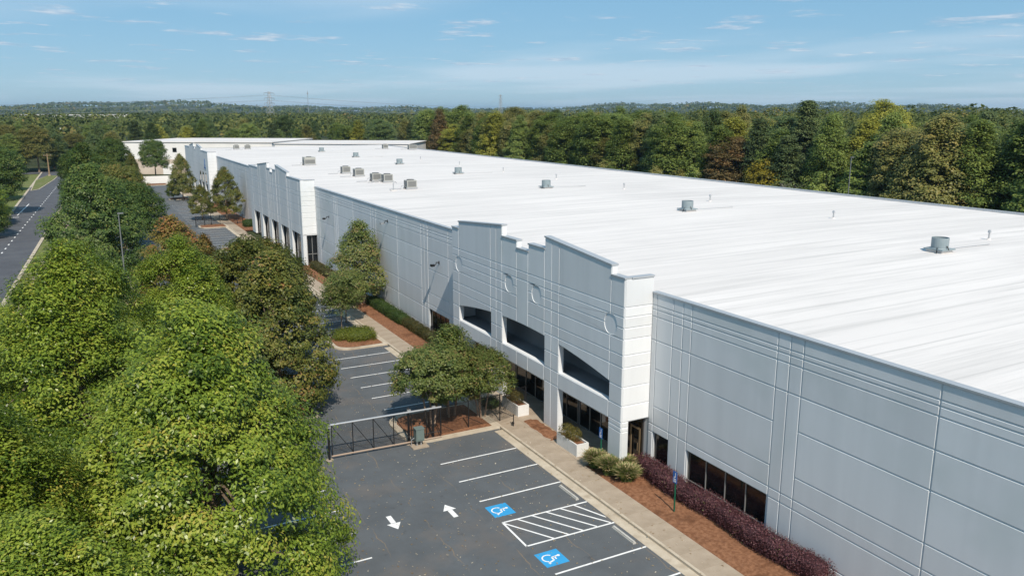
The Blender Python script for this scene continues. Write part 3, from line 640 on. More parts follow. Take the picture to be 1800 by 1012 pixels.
# ------------------------------------------------------------------ rooftop equipment
ventm = noisy('vent_paint', (.20, .25, .27), (.25, .30, .32), .8, .5, .4)
vc = MB(); 
NV = 24
for i in range(NV):
    t0, t1 = 2 * math.pi * i / NV, 2 * math.pi * (i + 1) / NV
    for ra, za, rb, zb in ((.82, .38, .82, 1.3), (.82, 1.3, .76, 1.3), (.76, 1.3, .76, .5), (.88, .34, .82, .40)):
        vc.poly([(ra * math.cos(t0), ra * math.sin(t0), za), (ra * math.cos(t1), ra * math.sin(t1), za), (rb * math.cos(t1), rb * math.sin(t1), zb), (rb * math.cos(t0), rb * math.sin(t0), zb)])
vcyl = vc.mesh('stack')
vcurb = MB().box(-.85, .85, -.85, .85, -.25, .22).mesh('curb'); vfl = MB().box(-1.05, 1.05, -1.05, 1.05, .22, .34).mesh('flange')
vcap = MB().prism([(.75 * math.cos(t), .75 * math.sin(t)) for t in np.linspace(0, 2 * math.pi, 20)[:-1]], .5, .6).mesh('damper')
vcond = MB().tube([(.9, .5, .03), (5.5, .55, .02), (9, .4, .02)], .045, 5).tube([(.9, .5, .03), (.88, .5, .4)], .045, 5).mesh('conduit'); vstrap = MB().tube([(-1.3, -.6, .05), (-.84, -.3, .42)], .06, 5).tube([(-.1, -1.1, .3), (-.1, -.84, .62)], .05, 5).mesh('strap')
ords = ['nearest', 'second nearest', 'third nearest', 'fourth', 'fifth', 'sixth', 'farthest']
for i, y in enumerate((37.9, 66.8, 96.4, 125.8, 154.2, 183, 212.6)):
    t = thing('roof_vent', f'round grey exhaust vent on the white roof, {ords[i]} in its row from the camera', 'roof vent', (56.6, y, 11.18), 0, 'row of round roof vents'); t.scale = (.74, .74, .84)
    link('stack', vcyl, ventm, t); link('curb', vcurb, roofm, t); link('flange', vfl, ventm, t); link('damper', vcap, blackm, t); link('conduit', vcond, galv, t); link('strap', vstrap, blackm, t)
pv = MB().tube([(0, 0, -.1), (0, 0, .75)], .07, 8).tube([(0, 0, .62), (0, 0, .82)], [.14, .10], 8).mesh('pipe'); pb = MB().tube([(0, 0, -.05), (0, 0, .14)], [.25, .12], 8).mesh('boot')
for i, (x, y) in enumerate(((65.9, 39.9), (65.4, 55.3), (65.4, 73.2), (65.6, 90.7), (66, 109.3), (65.8, 127), (66, 146), (65.8, 166))):
    t = thing('roof_pipe', f'small vent pipe behind the round vents, {i + 1} of eight counted from the right' if i else 'small vent pipe farthest right on the white roof', 'pipe', (x, y, 11.12), 0, 'small roof pipes')
    link('pipe', pv, galv, t); link('boot', pb, roofm, t)
hv = mat('hvac_beige', (.34, .345, .32), .6); hd = mat('hvac_grille', (.15, .155, .155), .6)
def hvac(x, y, label, w=1.4, d=1.3, h=1.2, rz=0):
    t = thing('rooftop_unit', label, 'air conditioner', (x, y, 11.08), rz, 'rooftop air conditioning units')
    build('cabinet', MB().box(-w / 2, w / 2, -d / 2, d / 2, .25, h), hv, t)
    build('base_rail', MB().box(-w / 2 - .1, w / 2 + .1, -d / 2, -d / 2 + .2, 0, .25).box(-w / 2 - .1, w / 2 + .1, d / 2 - .2, d / 2, 0, .25), galv, t)
    g_ = MB()
    for k in range(7): z = .36 + k * .11; g_.box(-w / 2 - .02, -w / 2 + .02, -d / 2 + .12, d / 2 - .12, z, z + .07); g_.box(-w / 2 + .12, w / 2 - .12, -d / 2 - .02, -d / 2 + .02, z, z + .07)
    build('louvre', g_, hd, t)
    build('conduit', MB().tube([(-w / 2, .2, .5), (-w / 2 - .5, .25, .45), (-w / 2 - .6, .3, .04), (-w / 2 - 2.2, .5, .03)], .045, 5), galv, t)
    build('fan_guard', MB().tube([(0, 0, h), (0, 0, h + .12)], .5, 16), hd, t)
hvac(40.1, 105.2, 'beige rooftop unit nearest the camera behind the pipe stub'); hvac(40.9, 117.0, 'paired rooftop unit, the right one of the close pair'); hvac(39.9, 119.4, 'paired rooftop unit, the left one of the close pair')
hvac(40.5, 129.8, 'single pale rooftop unit between the close pair and the dark-grilled one', 1.5, 1.4, 1.25); hvac(40.4, 136.8, 'dark-grilled rooftop unit left of the single pale one'); hvac(40.5, 162, 'large pale rooftop unit above the second entrance bay', 2.2, 1.8, 1.6)
hvac(42.5, 238, 'small far rooftop unit, right one near the far entrance bay'); hvac(39.6, 239, 'small far rooftop unit, left one near the far entrance bay'); hvac(78, 224, 'far rooftop unit in front of the white far wall'); hvac(83.6, 217, 'far rooftop unit at the back corner of the roof', 2.4)
st_ = thing('roof_pipe_stub', 'pipe stub with bent top left of the nearest rooftop unit', 'pipe', (37.2, 104.0, 11.05)); build('pipe', MB().tube([(0, 0, 0), (0, 0, 1.0), (.25, 0, 1.2), (.45, 0, 1.05)], .07, 7), galv, st_); build('boot', MB().box(-.4, .4, -.3, .3, 0, .12), roofm, st_)
# wall lights on short arms
for y, z, lab in ((69.3, 7.45, 'floodlight on a bent wall arm beside the first entrance bay'), (83.5, 9.7, 'white camera and lamp bracket high on the wall under the coping'), (107.2, 7.5, 'floodlight on a bent wall arm beside the second entrance bay')):
    t = thing('wall_light', lab, 'wall light', (XW - .03, y, z))
    build('arm', MB().tube([(0, 0, .15), (-.3, 0, .2), (-.34, 0, 0), (-.6, 0, -.05)], .05, 6), blackm, t); build('plate', MB().box(-.04, 0, -.1, .1, 0, .3), blackm, t)
    build('lamp_head', MB().prism([(-.85, -.2), (-.5, -.15), (-.5, .15), (-.85, .2)], -.16, .04), galv if z > 9 else blackm, t)

# ------------------------------------------------------------------ planters, signs, gate, fence
plm = noisy('planter_white', (.60, .60, .58), (.68, .68, .66), 1.5, .7, c3=(.5, .49, .46), s3=1.2)
def ball(cx, cy, cz, r): P, Nn = bush_points([(cx, cy, cz, r, r, r * .92)], 700, .02); return leaf_mesh('foliage', P, Nn, .075, RNG.uniform(0, 1, len(P)))
for y, lab in ((40.2, 'white planter with two clipped ball shrubs before the right entrance opening'), (48.0, 'white planter with two clipped ball shrubs behind the fence')):
    t = thing('planter', lab, 'planter', (26.45, y, .14))
    p = MB(); p.box(-.42, .42, 0, 2.4, 0, .12); 
    for a, b, c, d in ((-.45, -.36, -.02, 2.42), (.36, .45, -.02, 2.42), (-.36, .36, -.02, .08), (-.36, .36, 2.32, 2.42)): p.box(a, b, c, d, 0, .8)
    build('box', p, plm, t); build('soil', MB().box(-.36, .36, .08, 2.32, .6, .68), mulch, t)
    for k, yy in enumerate((1.0, 1.85)):
        s = thing('ball_shrub', f'{"nearer" if k == 0 else "farther"} clipped ball shrub in the {"right" if y < 45 else "left"} white planter', 'shrub', (26.45, y + yy, .82), 0, 'ball shrubs in the planters')
        link('foliage', ball(0, 0, .34, .45), L_BALL, s); build('stem', MB().tube([(0, 0, -.02), (0, 0, .35)], .04, 6), bark, s)
signblue = mat('sign_blue', (.01, .11, .38), .4); postg = mat('post_green', (.005, .09, .05), .5)
for x, y, lab in ((26.83, 31.6, 'blue accessible parking sign on green post in the mulch beside the burgundy hedge'), (26.75, 38.6, 'blue accessible parking sign on green post by the grasses at the corner column')):
    t = thing('parking_sign', lab, 'sign', (x, y, .12)); build('post', MB().box(-.035, .035, -.025, .025, 0, 2.0), postg, t)
    pl = build('plate', MB().box(-.05, -.035, -.17, .17, 1.75, 2.42), signblue, t); pn = lambda pts: MB()
    s = MB()
    for a, b, c, d in ((-.11, .11, 1.82, 1.85), (-.11, .11, 1.88, 1.91), (-.1, .1, 1.95, 2.0), (-.06, .08, 2.08, 2.12), (-.06, -.02, 2.12, 2.26), (-.07, -.01, 2.28, 2.34), (.04, .08, 2.02, 2.08)): s.box(-.056, -.051, a, b, c, d)
    build('print', s, white, t)
# sliding gate and fence (chain link is a fine dark screen)
def link_mat():
    m = bpy.data.materials.new('chain_link'); m.use_nodes = True; n, l = m.node_tree.nodes, m.node_tree.links; b = n['Principled BSDF']; b.inputs['Base Color'].default_value = (.012, .012, .013, 1)
    t = n.new('ShaderNodeTexCoord'); sx = n.new('ShaderNodeSeparateXYZ'); l.new(t.outputs['Object'], sx.inputs[0])
    h = mth(n, l, 'ADD', sx.outputs[0], sx.outputs[1])
    def wires(v): f = mth(n, l, 'FRACT', mth(n, l, 'MULTIPLY', v, 14.0)); return mth(n, l, 'LESS_THAN', f, .13)
    a = mth(n, l, 'MAXIMUM', wires(mth(n, l, 'ADD', h, sx.outputs[2])), wires(mth(n, l, 'SUBTRACT', h, sx.outputs[2])))
    tr = n.new('ShaderNodeBsdfTransparent'); mx = n.new('ShaderNodeMixShader'); l.new(a, mx.inputs[0]); l.new(tr.outputs[0], mx.inputs[1]); l.new(b.outputs[0], mx.inputs[2]); l.new(mx.outputs[0], n['Material Output'].inputs[0]); return m
linkm = link_mat()
GY = 47.3
g = thing('sliding_gate', 'black cantilever sliding gate with silver top rail across the drive', 'gate', (0, 0, 0))
build('top_rail', MB().tube([(12.3, GY + .1, 2.32), (19.7, GY - .2, 2.32)], .065, 8), galv, g); build('bottom_rail', MB().tube([(12.3, GY + .1, .22), (19.7, GY - .2, .22)], .055, 8), mat('rust_rail', (.33, .25, .19), .6), g)
yy = lambda x: GY + .1 - .3 * (x - 12.3) / 7.4
xs = [12.36, 13.7, 15.05, 16.4, 17.6, 18.65, 19.64]
for i, x in enumerate(xs):
    build('upright', MB().tube([(x, yy(x), .22), (x, yy(x), 2.32)], .032, 6), blackm, g)
    if i < 6: x2 = xs[i + 1]; build('brace', MB().tube([(x, yy(x), 2.26), (x2, yy(x2), .28)] if i < 4 else [(x, yy(x), .28), (x2, yy(x2), 2.26)], .024, 6), blackm, g)
build('mid_rail', MB().tube([(12.36, yy(12.36), .62), (19.64, yy(19.64), .62)], .024, 6), blackm, g)
build('mesh_screen', MB().poly([(12.36, yy(12.36) + .03, .24), (19.64, yy(19.64) + .03, .24), (19.64, yy(19.64) + .03, 2.3), (12.36, yy(12.36) + .03, 2.3)]), linkm, g)
def post(x, y, h, lab, r=.05):
    t = thing('gate_post', lab, 'post', (x, y, 0)); build('shaft', MB().tube([(0, 0, -.1), (0, 0, h)], r, 10), blackm, t); build('cap', MB().tube([(0, 0, h), (0, 0, h + .06)], [r * 1.25, r * .4], 10), blackm, t)
    if r > .06: build('footing', MB().tube([(0, 0, -.05), (0, 0, .05)], .24, 12), conc, t); build('roller', MB().box(-.12, .12, -.2, -.06, h - .25, h - .05), galv, t)
post(12.15, GY + .05, 2.45, 'black gate latch post at the left end of the gate', .075); post(17.5, GY + .12, 2.5, 'left black roller post beside the green operator box', .08); post(19.2, GY + .05, 2.5, 'right black roller post under the crape myrtles', .08)
fe = thing('chain_link_fence', 'black chain link fence from the gate across the island to the building', 'fence', (0, 0, 0))
fpts = [(19.85, 47.55), (22.0, 47.75), (24.5, 47.9), (XF - .12, 48.6)]
for x, y in fpts: build('post', MB().tube([(x, y, 0), (x, y, 2.15)], .04, 8), blackm, fe)
for (a, b), (c, d) in zip(fpts[:-1], fpts[1:]):
    build('rail', MB().tube([(a, b, 2.1), (c, d, 2.1)], .026, 6), blackm, fe); build('brace', MB().tube([(a, b, .9), ((a + c) / 2, (b + d) / 2, .15)], .02, 5), blackm, fe)
    build('mesh_screen', MB().poly([(a, b, .15), (c, d, .15), (c, d, 2.08), (a, b, 2.08)]), linkm, fe)
bl = thing('bollard', 'short black post on the sidewalk before the fence', 'bollard', (24.9, 46.6, .15)); build('shaft', MB().tube([(0, 0, 0), (0, 0, .85)], .035, 8), blackm, bl); build('plate', MB().box(-.1, .02, -.09, .09, .18, .3), blackm, bl)
gb = thing('gate_operator', 'green grey gate operator cabinet on a concrete pad beside the gate', 'gate operator', (17.95, 46.75, 0)); gm = mat('cabinet_green', (.13, .17, .16), .5)
cb_ = build('cabinet', MB().box(-.28, .28, -.24, .24, .45, 1.25).box(-.31, .31, -.27, .27, 1.25, 1.31), gm, gb); build('door', MB().box(-.23, .23, -.262, -.245, .52, 1.2), gm, cb_)
build('pedestal', MB().tube([(-.14, 0, .06), (-.14, 0, .46)], .06, 8).tube([(.14, 0, .06), (.14, 0, .46)], .06, 8), galv, gb); build('pad', MB().box(-.55, .55, -.4, .4, -.05, .07), conc, gb); build('conduit', MB().tube([(-.5, .1, .05), (-.5, .1, .5), (-.3, .1, .6)], .03, 6), galv, gb)
f2 = thing('far_gate_fence', 'distant black gate and fence across the lot by the second bay', 'fence', (0, 0, 0))
for x, h in ((18.6, 2.1), (20.2, 2.4), (21.4, 2.4), (23, 2.1), (26.2, 2.1), (27.2, 2.1)): build('post', MB().tube([(x, 163, 0), (x, 163, h)], .06, 6), blackm, f2)
for z in (.5, 2.05): build('rail', MB().tube([(18.6, 163, z), (27.2, 163, z)], .04, 6), blackm, f2)
build('mesh_screen', MB().poly([(18.6, 163, .2), (27.2, 163, .2), (27.2, 163, 2.0), (18.6, 163, 2.0)]), linkm, f2)
# light pole, utility pole, yard light
def pole(name, lab, x, y, h, m, r=.09, arm=None, cat='light pole'):
    t = thing(name, lab, cat, (x, y, 0)); build('shaft', MB().tube([(0, 0, -.1), (0, 0, h)], [r * 1.3, r * .7], 8), m, t); build('base', MB().tube([(0, 0, -.05), (0, 0, .6)], r * 2.4, 10), conc, t)
    if arm == 'lamp': build('lamp_head', MB().box(-.1, .5, -.13, .13, h - .08, h + .05), m, t)
    if arm == 'cross': build('crossarm', MB().box(-1.2, 1.2, -.06, .06, h - .7, h - .55), m, t); build('insulator', MB().tube([(-1, 0, h - .55), (-1, 0, h - .35)], .06, 6).tube([(1, 0, h - .55), (1, 0, h - .35)], .06, 6), galv, t)
    return t
pole('light_pole', 'slim grey light pole rising among the left row of trees', 3.4, 100, 10.4, mat('pole_grey', (.16, .17, .17), .5), .07, 'lamp')
pole('utility_pole', 'brown wooden utility pole on the street median', -9.0, 318, 7.6, noisy('pole_wood', (.22, .15, .09), (.3, .21, .13), 2), .2, 'cross', 'utility pole')
pole('yard_light', 'thin grey light pole against the wood beyond the roof edge', 107, 88, 14.5, mat('pole_grey', (.16, .17, .17), .5), .08, 'lamp')

# ------------------------------------------------------------------ hedges, shrubs, grasses
def hedge(name, label, boxes, lm, leaf=.085, dens=420, cat='hedge'):
    t = thing(name, label, cat, (0, 0, 0)); P, Nn = bush_points(boxes, dens); link('foliage', leaf_mesh('foliage', P, Nn, leaf, .35 + .12 * np.sin(P[:, 1] * 2.1) + RNG.normal(0, .25, len(P))), lm, t)
    c = MB()
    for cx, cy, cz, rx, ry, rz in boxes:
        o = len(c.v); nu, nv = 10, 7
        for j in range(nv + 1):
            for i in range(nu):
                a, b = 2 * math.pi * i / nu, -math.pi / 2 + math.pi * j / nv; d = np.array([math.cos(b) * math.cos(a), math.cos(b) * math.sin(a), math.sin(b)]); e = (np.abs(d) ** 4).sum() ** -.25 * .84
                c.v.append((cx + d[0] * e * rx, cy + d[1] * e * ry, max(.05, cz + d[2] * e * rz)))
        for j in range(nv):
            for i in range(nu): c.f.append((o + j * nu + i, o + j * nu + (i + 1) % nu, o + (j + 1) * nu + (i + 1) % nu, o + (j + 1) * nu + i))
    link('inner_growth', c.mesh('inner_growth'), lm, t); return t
hedge('hedge', 'long clipped burgundy hedge under the windows of the right wall', [(28.35 - .12 * math.sin(y), y, .62, .62, .95, .56 + .05 * math.sin(y * 1.7)) for y in np.arange(23.6, 37.2, 1.15)], L_BURG, .08, 520)
hedge('hedge', 'clipped bright green hedge along the left wall', [(27.95, y, .55, .7, .95, .55) for y in np.arange(76.5, 87, 1.2)], L_HEDGE, .1, 330)
hedge('hedge', 'brownish clipped hedge continuing from the green one towards the entrance', [(28.05, y, .5, .6, .9, .5) for y in np.arange(68, 75.6, 1.2)], L_BROWNHEDGE, .1, 330)
hedge('hedge', 'olive hedge at the foot of the second entrance bay', [(27.9, y, .5, .7, .95, .5) for y in np.arange(98, 112, 1.2)], L_BROWNHEDGE, .11, 260)
hedge('shrub', 'yellow green mounded shrub on the island by the sidewalk', [(22.2, 73.2, .55, 1.5, 1.6, .6), (21.0, 73.8, .5, 1.1, 1.2, .5)], L_LIME, .11, 330, 'shrub')
hedge('shrub', 'low green shrub on the island at the end of the farther lot', [(21.6, 133, .5, 1.6, 1.1, .5)], L_HEDGE, .13, 240, 'shrub')
hedge('shrub', 'rounded green shrub in the mulch by the far gate', [(27.6, 158.5, .7, 1.1, 1.6, .7)], L_HEDGE, .14, 240, 'shrub')
hedge('shrub', 'small green shrub on the mulch under the crape myrtles', [(25.2, 50.8, .4, .6, .8, .4)], L_HEDGE, .09, 330, 'shrub')
def grass_clump(label, x, y, h, r, nb):
    t = thing('fountain_grass', label, 'ornamental grass', (x, y, .14), 0, 'fountain grasses at the corner column'); P, T = [], []
    V = []; Fc = []; tint = []
    for k in range(nb):
        a = RNG.uniform(0, 6.283); lean = RNG.uniform(.1, 1) * r; hh = h * RNG.uniform(.6, 1) * (1 - .25 * lean / r); b0 = Vector((RNG.normal(0, .12), RNG.normal(0, .12), 0)); w = .016
        pts = [b0 + Vector((math.cos(a) * lean * s ** 1.8, math.sin(a) * lean * s ** 1.8, hh * (s if s < .8 else .8 + (s - .8) * .3))) for s in (0, .4, .75, 1)]
        side = Vector((-math.sin(a), math.cos(a), 0)) * w; o = len(V); plume = RNG.random() < .26
        for i, p in enumerate(pts): ww = side * (1.2 - .25 * i) * (2.6 if plume and i >= 2 else 1); V += [tuple(p - ww), tuple(p + ww)]
        for i in range(3): Fc.append((o + 2 * i, o + 2 * i + 1, o + 2 * i + 3, o + 2 * i + 2)); tint.append((.95 if plume and i == 2 else RNG.uniform(.1, .75)))
    me = bpy.data.meshes.new('blades'); me.from_pydata(V, [], Fc); at = me.attributes.new('tint', 'FLOAT', 'FACE'); at.data.foreach_set('value', np.array(tint, np.float32)); link('blades', me, L_BLADE, t)
for x, y, h, r, lab in ((26.3, 38.5, 1.35, .85, 'tan plumed fountain grass left of the corner sign'), (26.45, 37.3, 1.4, .9, 'fountain grass clump in front of the corner column'), (26.85, 36.0, 1.3, .9, 'fountain grass clump next to the burgundy hedge'), (27.5, 37.0, 1.3, .9, 'small fountain grass clump behind the corner sign')): grass_clump(lab, x, y, h, r, 2600)

# ------------------------------------------------------------------ trees near the lot
oakA = tree_kind('oak_a', 6.0, 7.0, 6.2, 560, 290, .185, 1.0, r=.34, limbs=22, asp=.5, flat=.62, kind='ovate')
oakB = tree_kind('oak_b', 6.0, 7.4, 6.6, 560, 290, .185, 1.02, r=.34, limbs=22, asp=.5, flat=.62, kind='ovate')
midA = tree_kind('mid_a', 5.2, 6.6, 5.7, 460, 95, .26, .85, r=.26, kind='ovate'); midB = tree_kind('mid_b', 4.8, 6.7, 5.2, 420, 95, .26, .82, r=.26); midC = tree_kind('mid_c', 4.3, 6.6, 4.6, 330, 90, .25, .78, r=.2, kind='ovate')
place_tree('oak_tree', oakA, 'large bright green oak in front, its crown hanging over the near lot', 3.6, 34.8, L_OAK, .98, 1.03, 1.2)
place_tree('oak_tree', oakB, 'large green oak on the far left behind the front oak', -1.0, 48, L_OAK, 1.0, 1.02, 2.1)
place_tree('oak_tree', oakA, 'oak at the lower left corner of the picture', -4.6, 33.5, L_OAK, .86, .84, 3.3)
place_tree('oak_tree', oakB, 'oak between the left oak and the olive trees', 5.4, 59.5, L_OAK, .84, .9, 4.4)
place_tree('oak_tree', midA, 'olive tinged tree standing behind the left end of the gate', 11.4, 57.5, L_OLIVE, .84, .95, 1.0); place_tree('oak_tree', midB, 'olive tinged tree farther along the lot island', 12.4, 67.5, L_OLIVE, .96, .98, 2.5)
place_tree('shade_tree', midC, 'rust tinged tree beyond the oaks', 7.6, 86, L_RUST, .95, 1.0, .7); place_tree('shade_tree', midC, 'smaller rust tinged tree right of the other one', 10.6, 88, L_RUST, .62, .8, 3.0)
place_tree('shade_tree', midA, 'big dense dark green tree by the street', 1.2, 116, L_DARK, 1.2, 1.2, .2); place_tree('shade_tree', midB, 'dark green tree tucked against the big dense one', 6.2, 126, L_DARK, 1.0, 1.02, 1.9); place_tree('shade_tree', midB, 'green tree with a reddish top behind the dense one', 5.4, 142, L_OLIVE, .95, 1.15, .9)
place_tree('shade_tree', midA, 'dark green tree farther along the street row', 1.0, 176, L_DARK, 1.05, 1.25, 4.2); place_tree('shade_tree', midB, 'rounded green tree at the end of the left row', 8.4, 232, L_DARK, .95, 1.28, 2.2); place_tree('shade_tree', midC, 'narrow dark tree by the far lot', 11.6, 222, L_OLIVE, .6, 1.0, 2.0)
place_tree('shade_tree', midB, 'lone tree with a clear trunk before the far white building', 21, 276, L_DARK, .92, 1.12, 1.2); place_tree('shade_tree', midC, 'olive tree on the far lot island', 22, 214, L_OLIVE, .72, 1.0, .4); place_tree('shade_tree', midC, 'small tree on the island beside the far gate', 21.2, 174, L_OLIVE, .62, .62, 1.4); place_tree('shade_tree', midC, 'very small green tree on the farthest lot island', 20.2, 219, L_DARK, .42, .42, 4.1)
place_tree('shade_tree', midC, 'bushy tree against the wall past the second bay', 25.4, 170, L_OLIVE, .82, .94, 5.0)
place_tree('shade_tree', midB, 'big tree on the left edge beyond the street', -16.4, 203, L_DARK, 1.3, 1.2, 5.0); place_tree('shade_tree', midA, 'second tree on the left edge across the street', -16.6, 184, L_OAK, .9, .95, 1.0); place_tree('shade_tree', midA, 'tree across the street whose shadow falls on the roadway', -16.2, 166, L_DARK, .9, 1.0, 2.0)
place_tree('oak_tree', oakA, 'oak crown cut by the bottom edge left of the near lot', -2.6, 26.5, L_OAK, .72, .72, 5.2)
place_tree('oak_tree', oakB, 'leftmost oak by the street footpath', -6.2, 60, L_OAK, .62, .72, .9)
place_tree('shade_tree', midC, 'green tree between the light pole and the street', -1.0, 84, L_OAK, .9, .86, 3.6)
place_tree('shade_tree', midA, 'dark green tree between the street row and the far lot', 3.4, 160, L_DARK, .95, 1.1, 4.6)
place_tree('shade_tree', midB, 'street tree near the far end of the left row', .6, 205, L_DARK, 1.0, 1.15, 3.1)
place_tree('shade_tree', midA, 'dark tree beyond the street opposite the median', -19.0, 236, L_DARK, 1.1, 1.1, .6)
place_tree('shade_tree', midB, 'tree beyond the street nearest the far junction', -19.5, 262, L_DARK, 1.15, 1.1, 2.6)
wallclip = lambda P: P[:, 0] < 1.9
myrK = tree_kind('myrtle_wall', 3.7, 5.3, 4.0, 300, 80, .22, .8, kind='ovate', stems=5, r=.11, limbs=4, clip=wallclip); place_tree('crape_myrtle', myrK, 'tall multi-stemmed tree against the left wall', 26.9, 87, L_MYRTLE, 1.0, 1.0, 0, bm=barkpale)
myrS = tree_kind('small_tree', 2.3, 3.6, 2.1, 120, 70, .2, .62, r=.07, limbs=6); place_tree('young_tree', myrS, 'young tree at the kerb in front of the wall tree', 23.0, 80, L_MYRTLE, 1.0, 1.0, .5); place_tree('young_tree', myrS, 'young tree behind the yellow green shrub', 21.4, 76.2, L_MYRTLE, .8, .85, 2.5)
myr = tree_kind('myrtle', 2.75, 4.1, 2.15, 230, 100, .165, .6, stems=4, r=.075, limbs=6, asp=.6); myr2 = tree_kind('myrtle_b', 2.7, 4.2, 2.35, 230, 100, .165, .6, stems=3, r=.08, limbs=6, asp=.6, kind='ovate')
for (x, y, k, s, a), lab in zip(((19.8, 49.2, myr, .95, .3), (21.7, 50.2, myr2, 1.05, 1.7), (23.7, 49.2, myr, .84, 3.9)), ('left crape myrtle on the island behind the gate', 'middle crape myrtle on the island behind the gate', 'right crape myrtle on the island beside the planter')): place_tree('crape_myrtle', k, lab, x, y, L_MYRTLE, s, s, a, bm=barkpale)

# ------------------------------------------------------------------ the wood
FB = [tree_kind(f'wood_{i}', 4.6 + .5 * (i % 2), 12.2, 9.6 + .6 * (i % 3), 400, 84, .36, 1.15, kind=('ovate', 'broad')[i % 2], r=.28, limbs=7, flat=.7) for i in range(5)]
FP = [tree_kind(f'pine_{i}', 4.4, 13.0, 9.8, 270, 62, .48, 1.2, 'pine', r=.26, limbs=8, asp=.3, flat=.45) for i in range(2)]
names = ['mid green broadleaf tree', 'yellow green broadleaf tree', 'olive broadleaf tree', 'dark green broadleaf tree', 'brownish turning tree']
spots = []
for row, (xr, sp_y) in enumerate(((121, 6.6), (128, 6.8), (136, 7.4), (146, 8.6))):
    y = 50 + row * 6
    while y < (300 if row < 3 else 330): spots.append((xr + RNG.normal(0, 1.8), y + RNG.normal(0, 1.2), 0)); y += sp_y * RNG.uniform(.85, 1.2)
for x in np.arange(-20, 125, 8.2): spots.append((x + RNG.normal(0, 2), 345 + RNG.normal(0, 6) - max(0, x - 60) * .45, 1)); spots.append((x + 4 + RNG.normal(0, 2), 362 + RNG.normal(0, 6) - max(0, x - 60) * .4, 1))
for i in range(26): spots.append((RNG.uniform(-95, -16), RNG.uniform(345, 460), 2))
for i in range(10): spots.append((RNG.uniform(-60, -22), RNG.uniform(225, 330), 2))
where = ['beyond the long roof edge', 'behind the far white building', 'at the left end of the street']
def spot(x, y, reg):                     # which stretch of the tree line, in words one can find in the picture
    r = x / y
    if reg == 0: return ('front' if x < 125 else 'back') + ' of the wood, ' + ('beyond the nearest roof vent' if r > 1.15 else 'beyond the second roof vent' if r > .8 else 'beyond the third roof vent' if r > .6 else 'beyond the far roof vents')
    return where[reg] + (', nearer row' if y < (352 if reg == 1 else 400) else ', farther row')
for x, y, reg in spots:
    q = RNG.random(); sc = RNG.uniform(.95, 1.35); hh = RNG.choice([RNG.uniform(.70, .88), RNG.uniform(.86, .96), RNG.uniform(.95, 1.04)], p=[.4, .48, .12]) * (1 if reg == 0 else .84)
    if q < .15: place_tree('pine_tree', FP[int(RNG.integers(2))], 'dark pine at the ' * (reg == 0) + 'dark pine ' * (reg > 0) + spot(x, y, reg), x, y, L_PINE, sc * (1 if reg == 0 else .85), hh * 1.0, None, 'pines, ' + spot(x, y, reg))
    else:
        m_ = int(RNG.choice(5, p=[.46, .12, .22, .18, .02])); place_tree('broadleaf_tree', FB[int(RNG.integers(5))], names[m_] + (' at the ' if reg == 0 else ' ') + spot(x, y, reg), x, y, L_F[m_], sc * (1 if reg == 0 else .85), hh, None, names[m_] + 's, ' + spot(x, y, reg))
under = [tree_kind(f'under_{i}', 3.2, 3.6, 3.5, 150, 50, .36, .85, kind='ovate', r=.1, limbs=4) for i in range(2)]
ulab = ['low bushy green tree at the wood edge behind the roof', 'low bushy olive tree at the wood edge behind the roof']
for y in np.arange(56, 250, 5.0):
    k = int(RNG.integers(2)); place_tree('understory_tree', under[k], ulab[k], 115.5 + RNG.normal(0, 1.2), y + RNG.normal(0, 1), L_F[0] if k == 0 else L_F[2], RNG.uniform(.8, 1.25), RNG.uniform(.8, 1.5), None, ulab[k][:40] + 's')
# a few that stand out
yb = tree_kind('yellow_tree', 4.2, 7.0, 4.6, 190, 50, .5, 1.1, r=.2); place_tree('broadleaf_tree', yb, 'low bright yellow tree at the wood edge beside a bare grey tree', 117, 116, leaf_mat('yellow_leaves', [(0, (.12, .10, .012)), (.5, (.26, .22, .02)), (1, (.38, .30, .03))]), 1, 1.05)
bare = MB(); rb = random.Random(5)
bare.tube([(0, 0, 0), (.1, 0, 3), (0, .1, 6)], [.22, .17, .1], 7)
for k in range(46):
    a = rb.uniform(0, 6.28); z0 = rb.uniform(2, 6); L = rb.uniform(2.2, 4.6); up_ = rb.uniform(.4, 1.3); p0 = Vector((0, 0, z0)); d = Vector((math.cos(a), math.sin(a), up_)).normalized(); p1 = p0 + d * L * .5 + Vector((0, 0, .2)); p2 = p0 + d * L
    bare.tube([p0, p1, p2], [.06, .04, .015], 5)
    for q in range(3): e = p1.lerp(p2, rb.random()); f_ = e + Vector((rb.uniform(-1, 1), rb.uniform(-1, 1), rb.uniform(.2, 1))) * 1.1; bare.tube([e, f_], [.025, .01], 4)
bt = thing('bare_tree', 'leafless grey tree at the wood edge right of the yellow tree', 'tree', (117, 108, 0)); build('branches', bare, noisy('dead_wood', (.22, .19, .17), (.3, .27, .25), 2), bt)

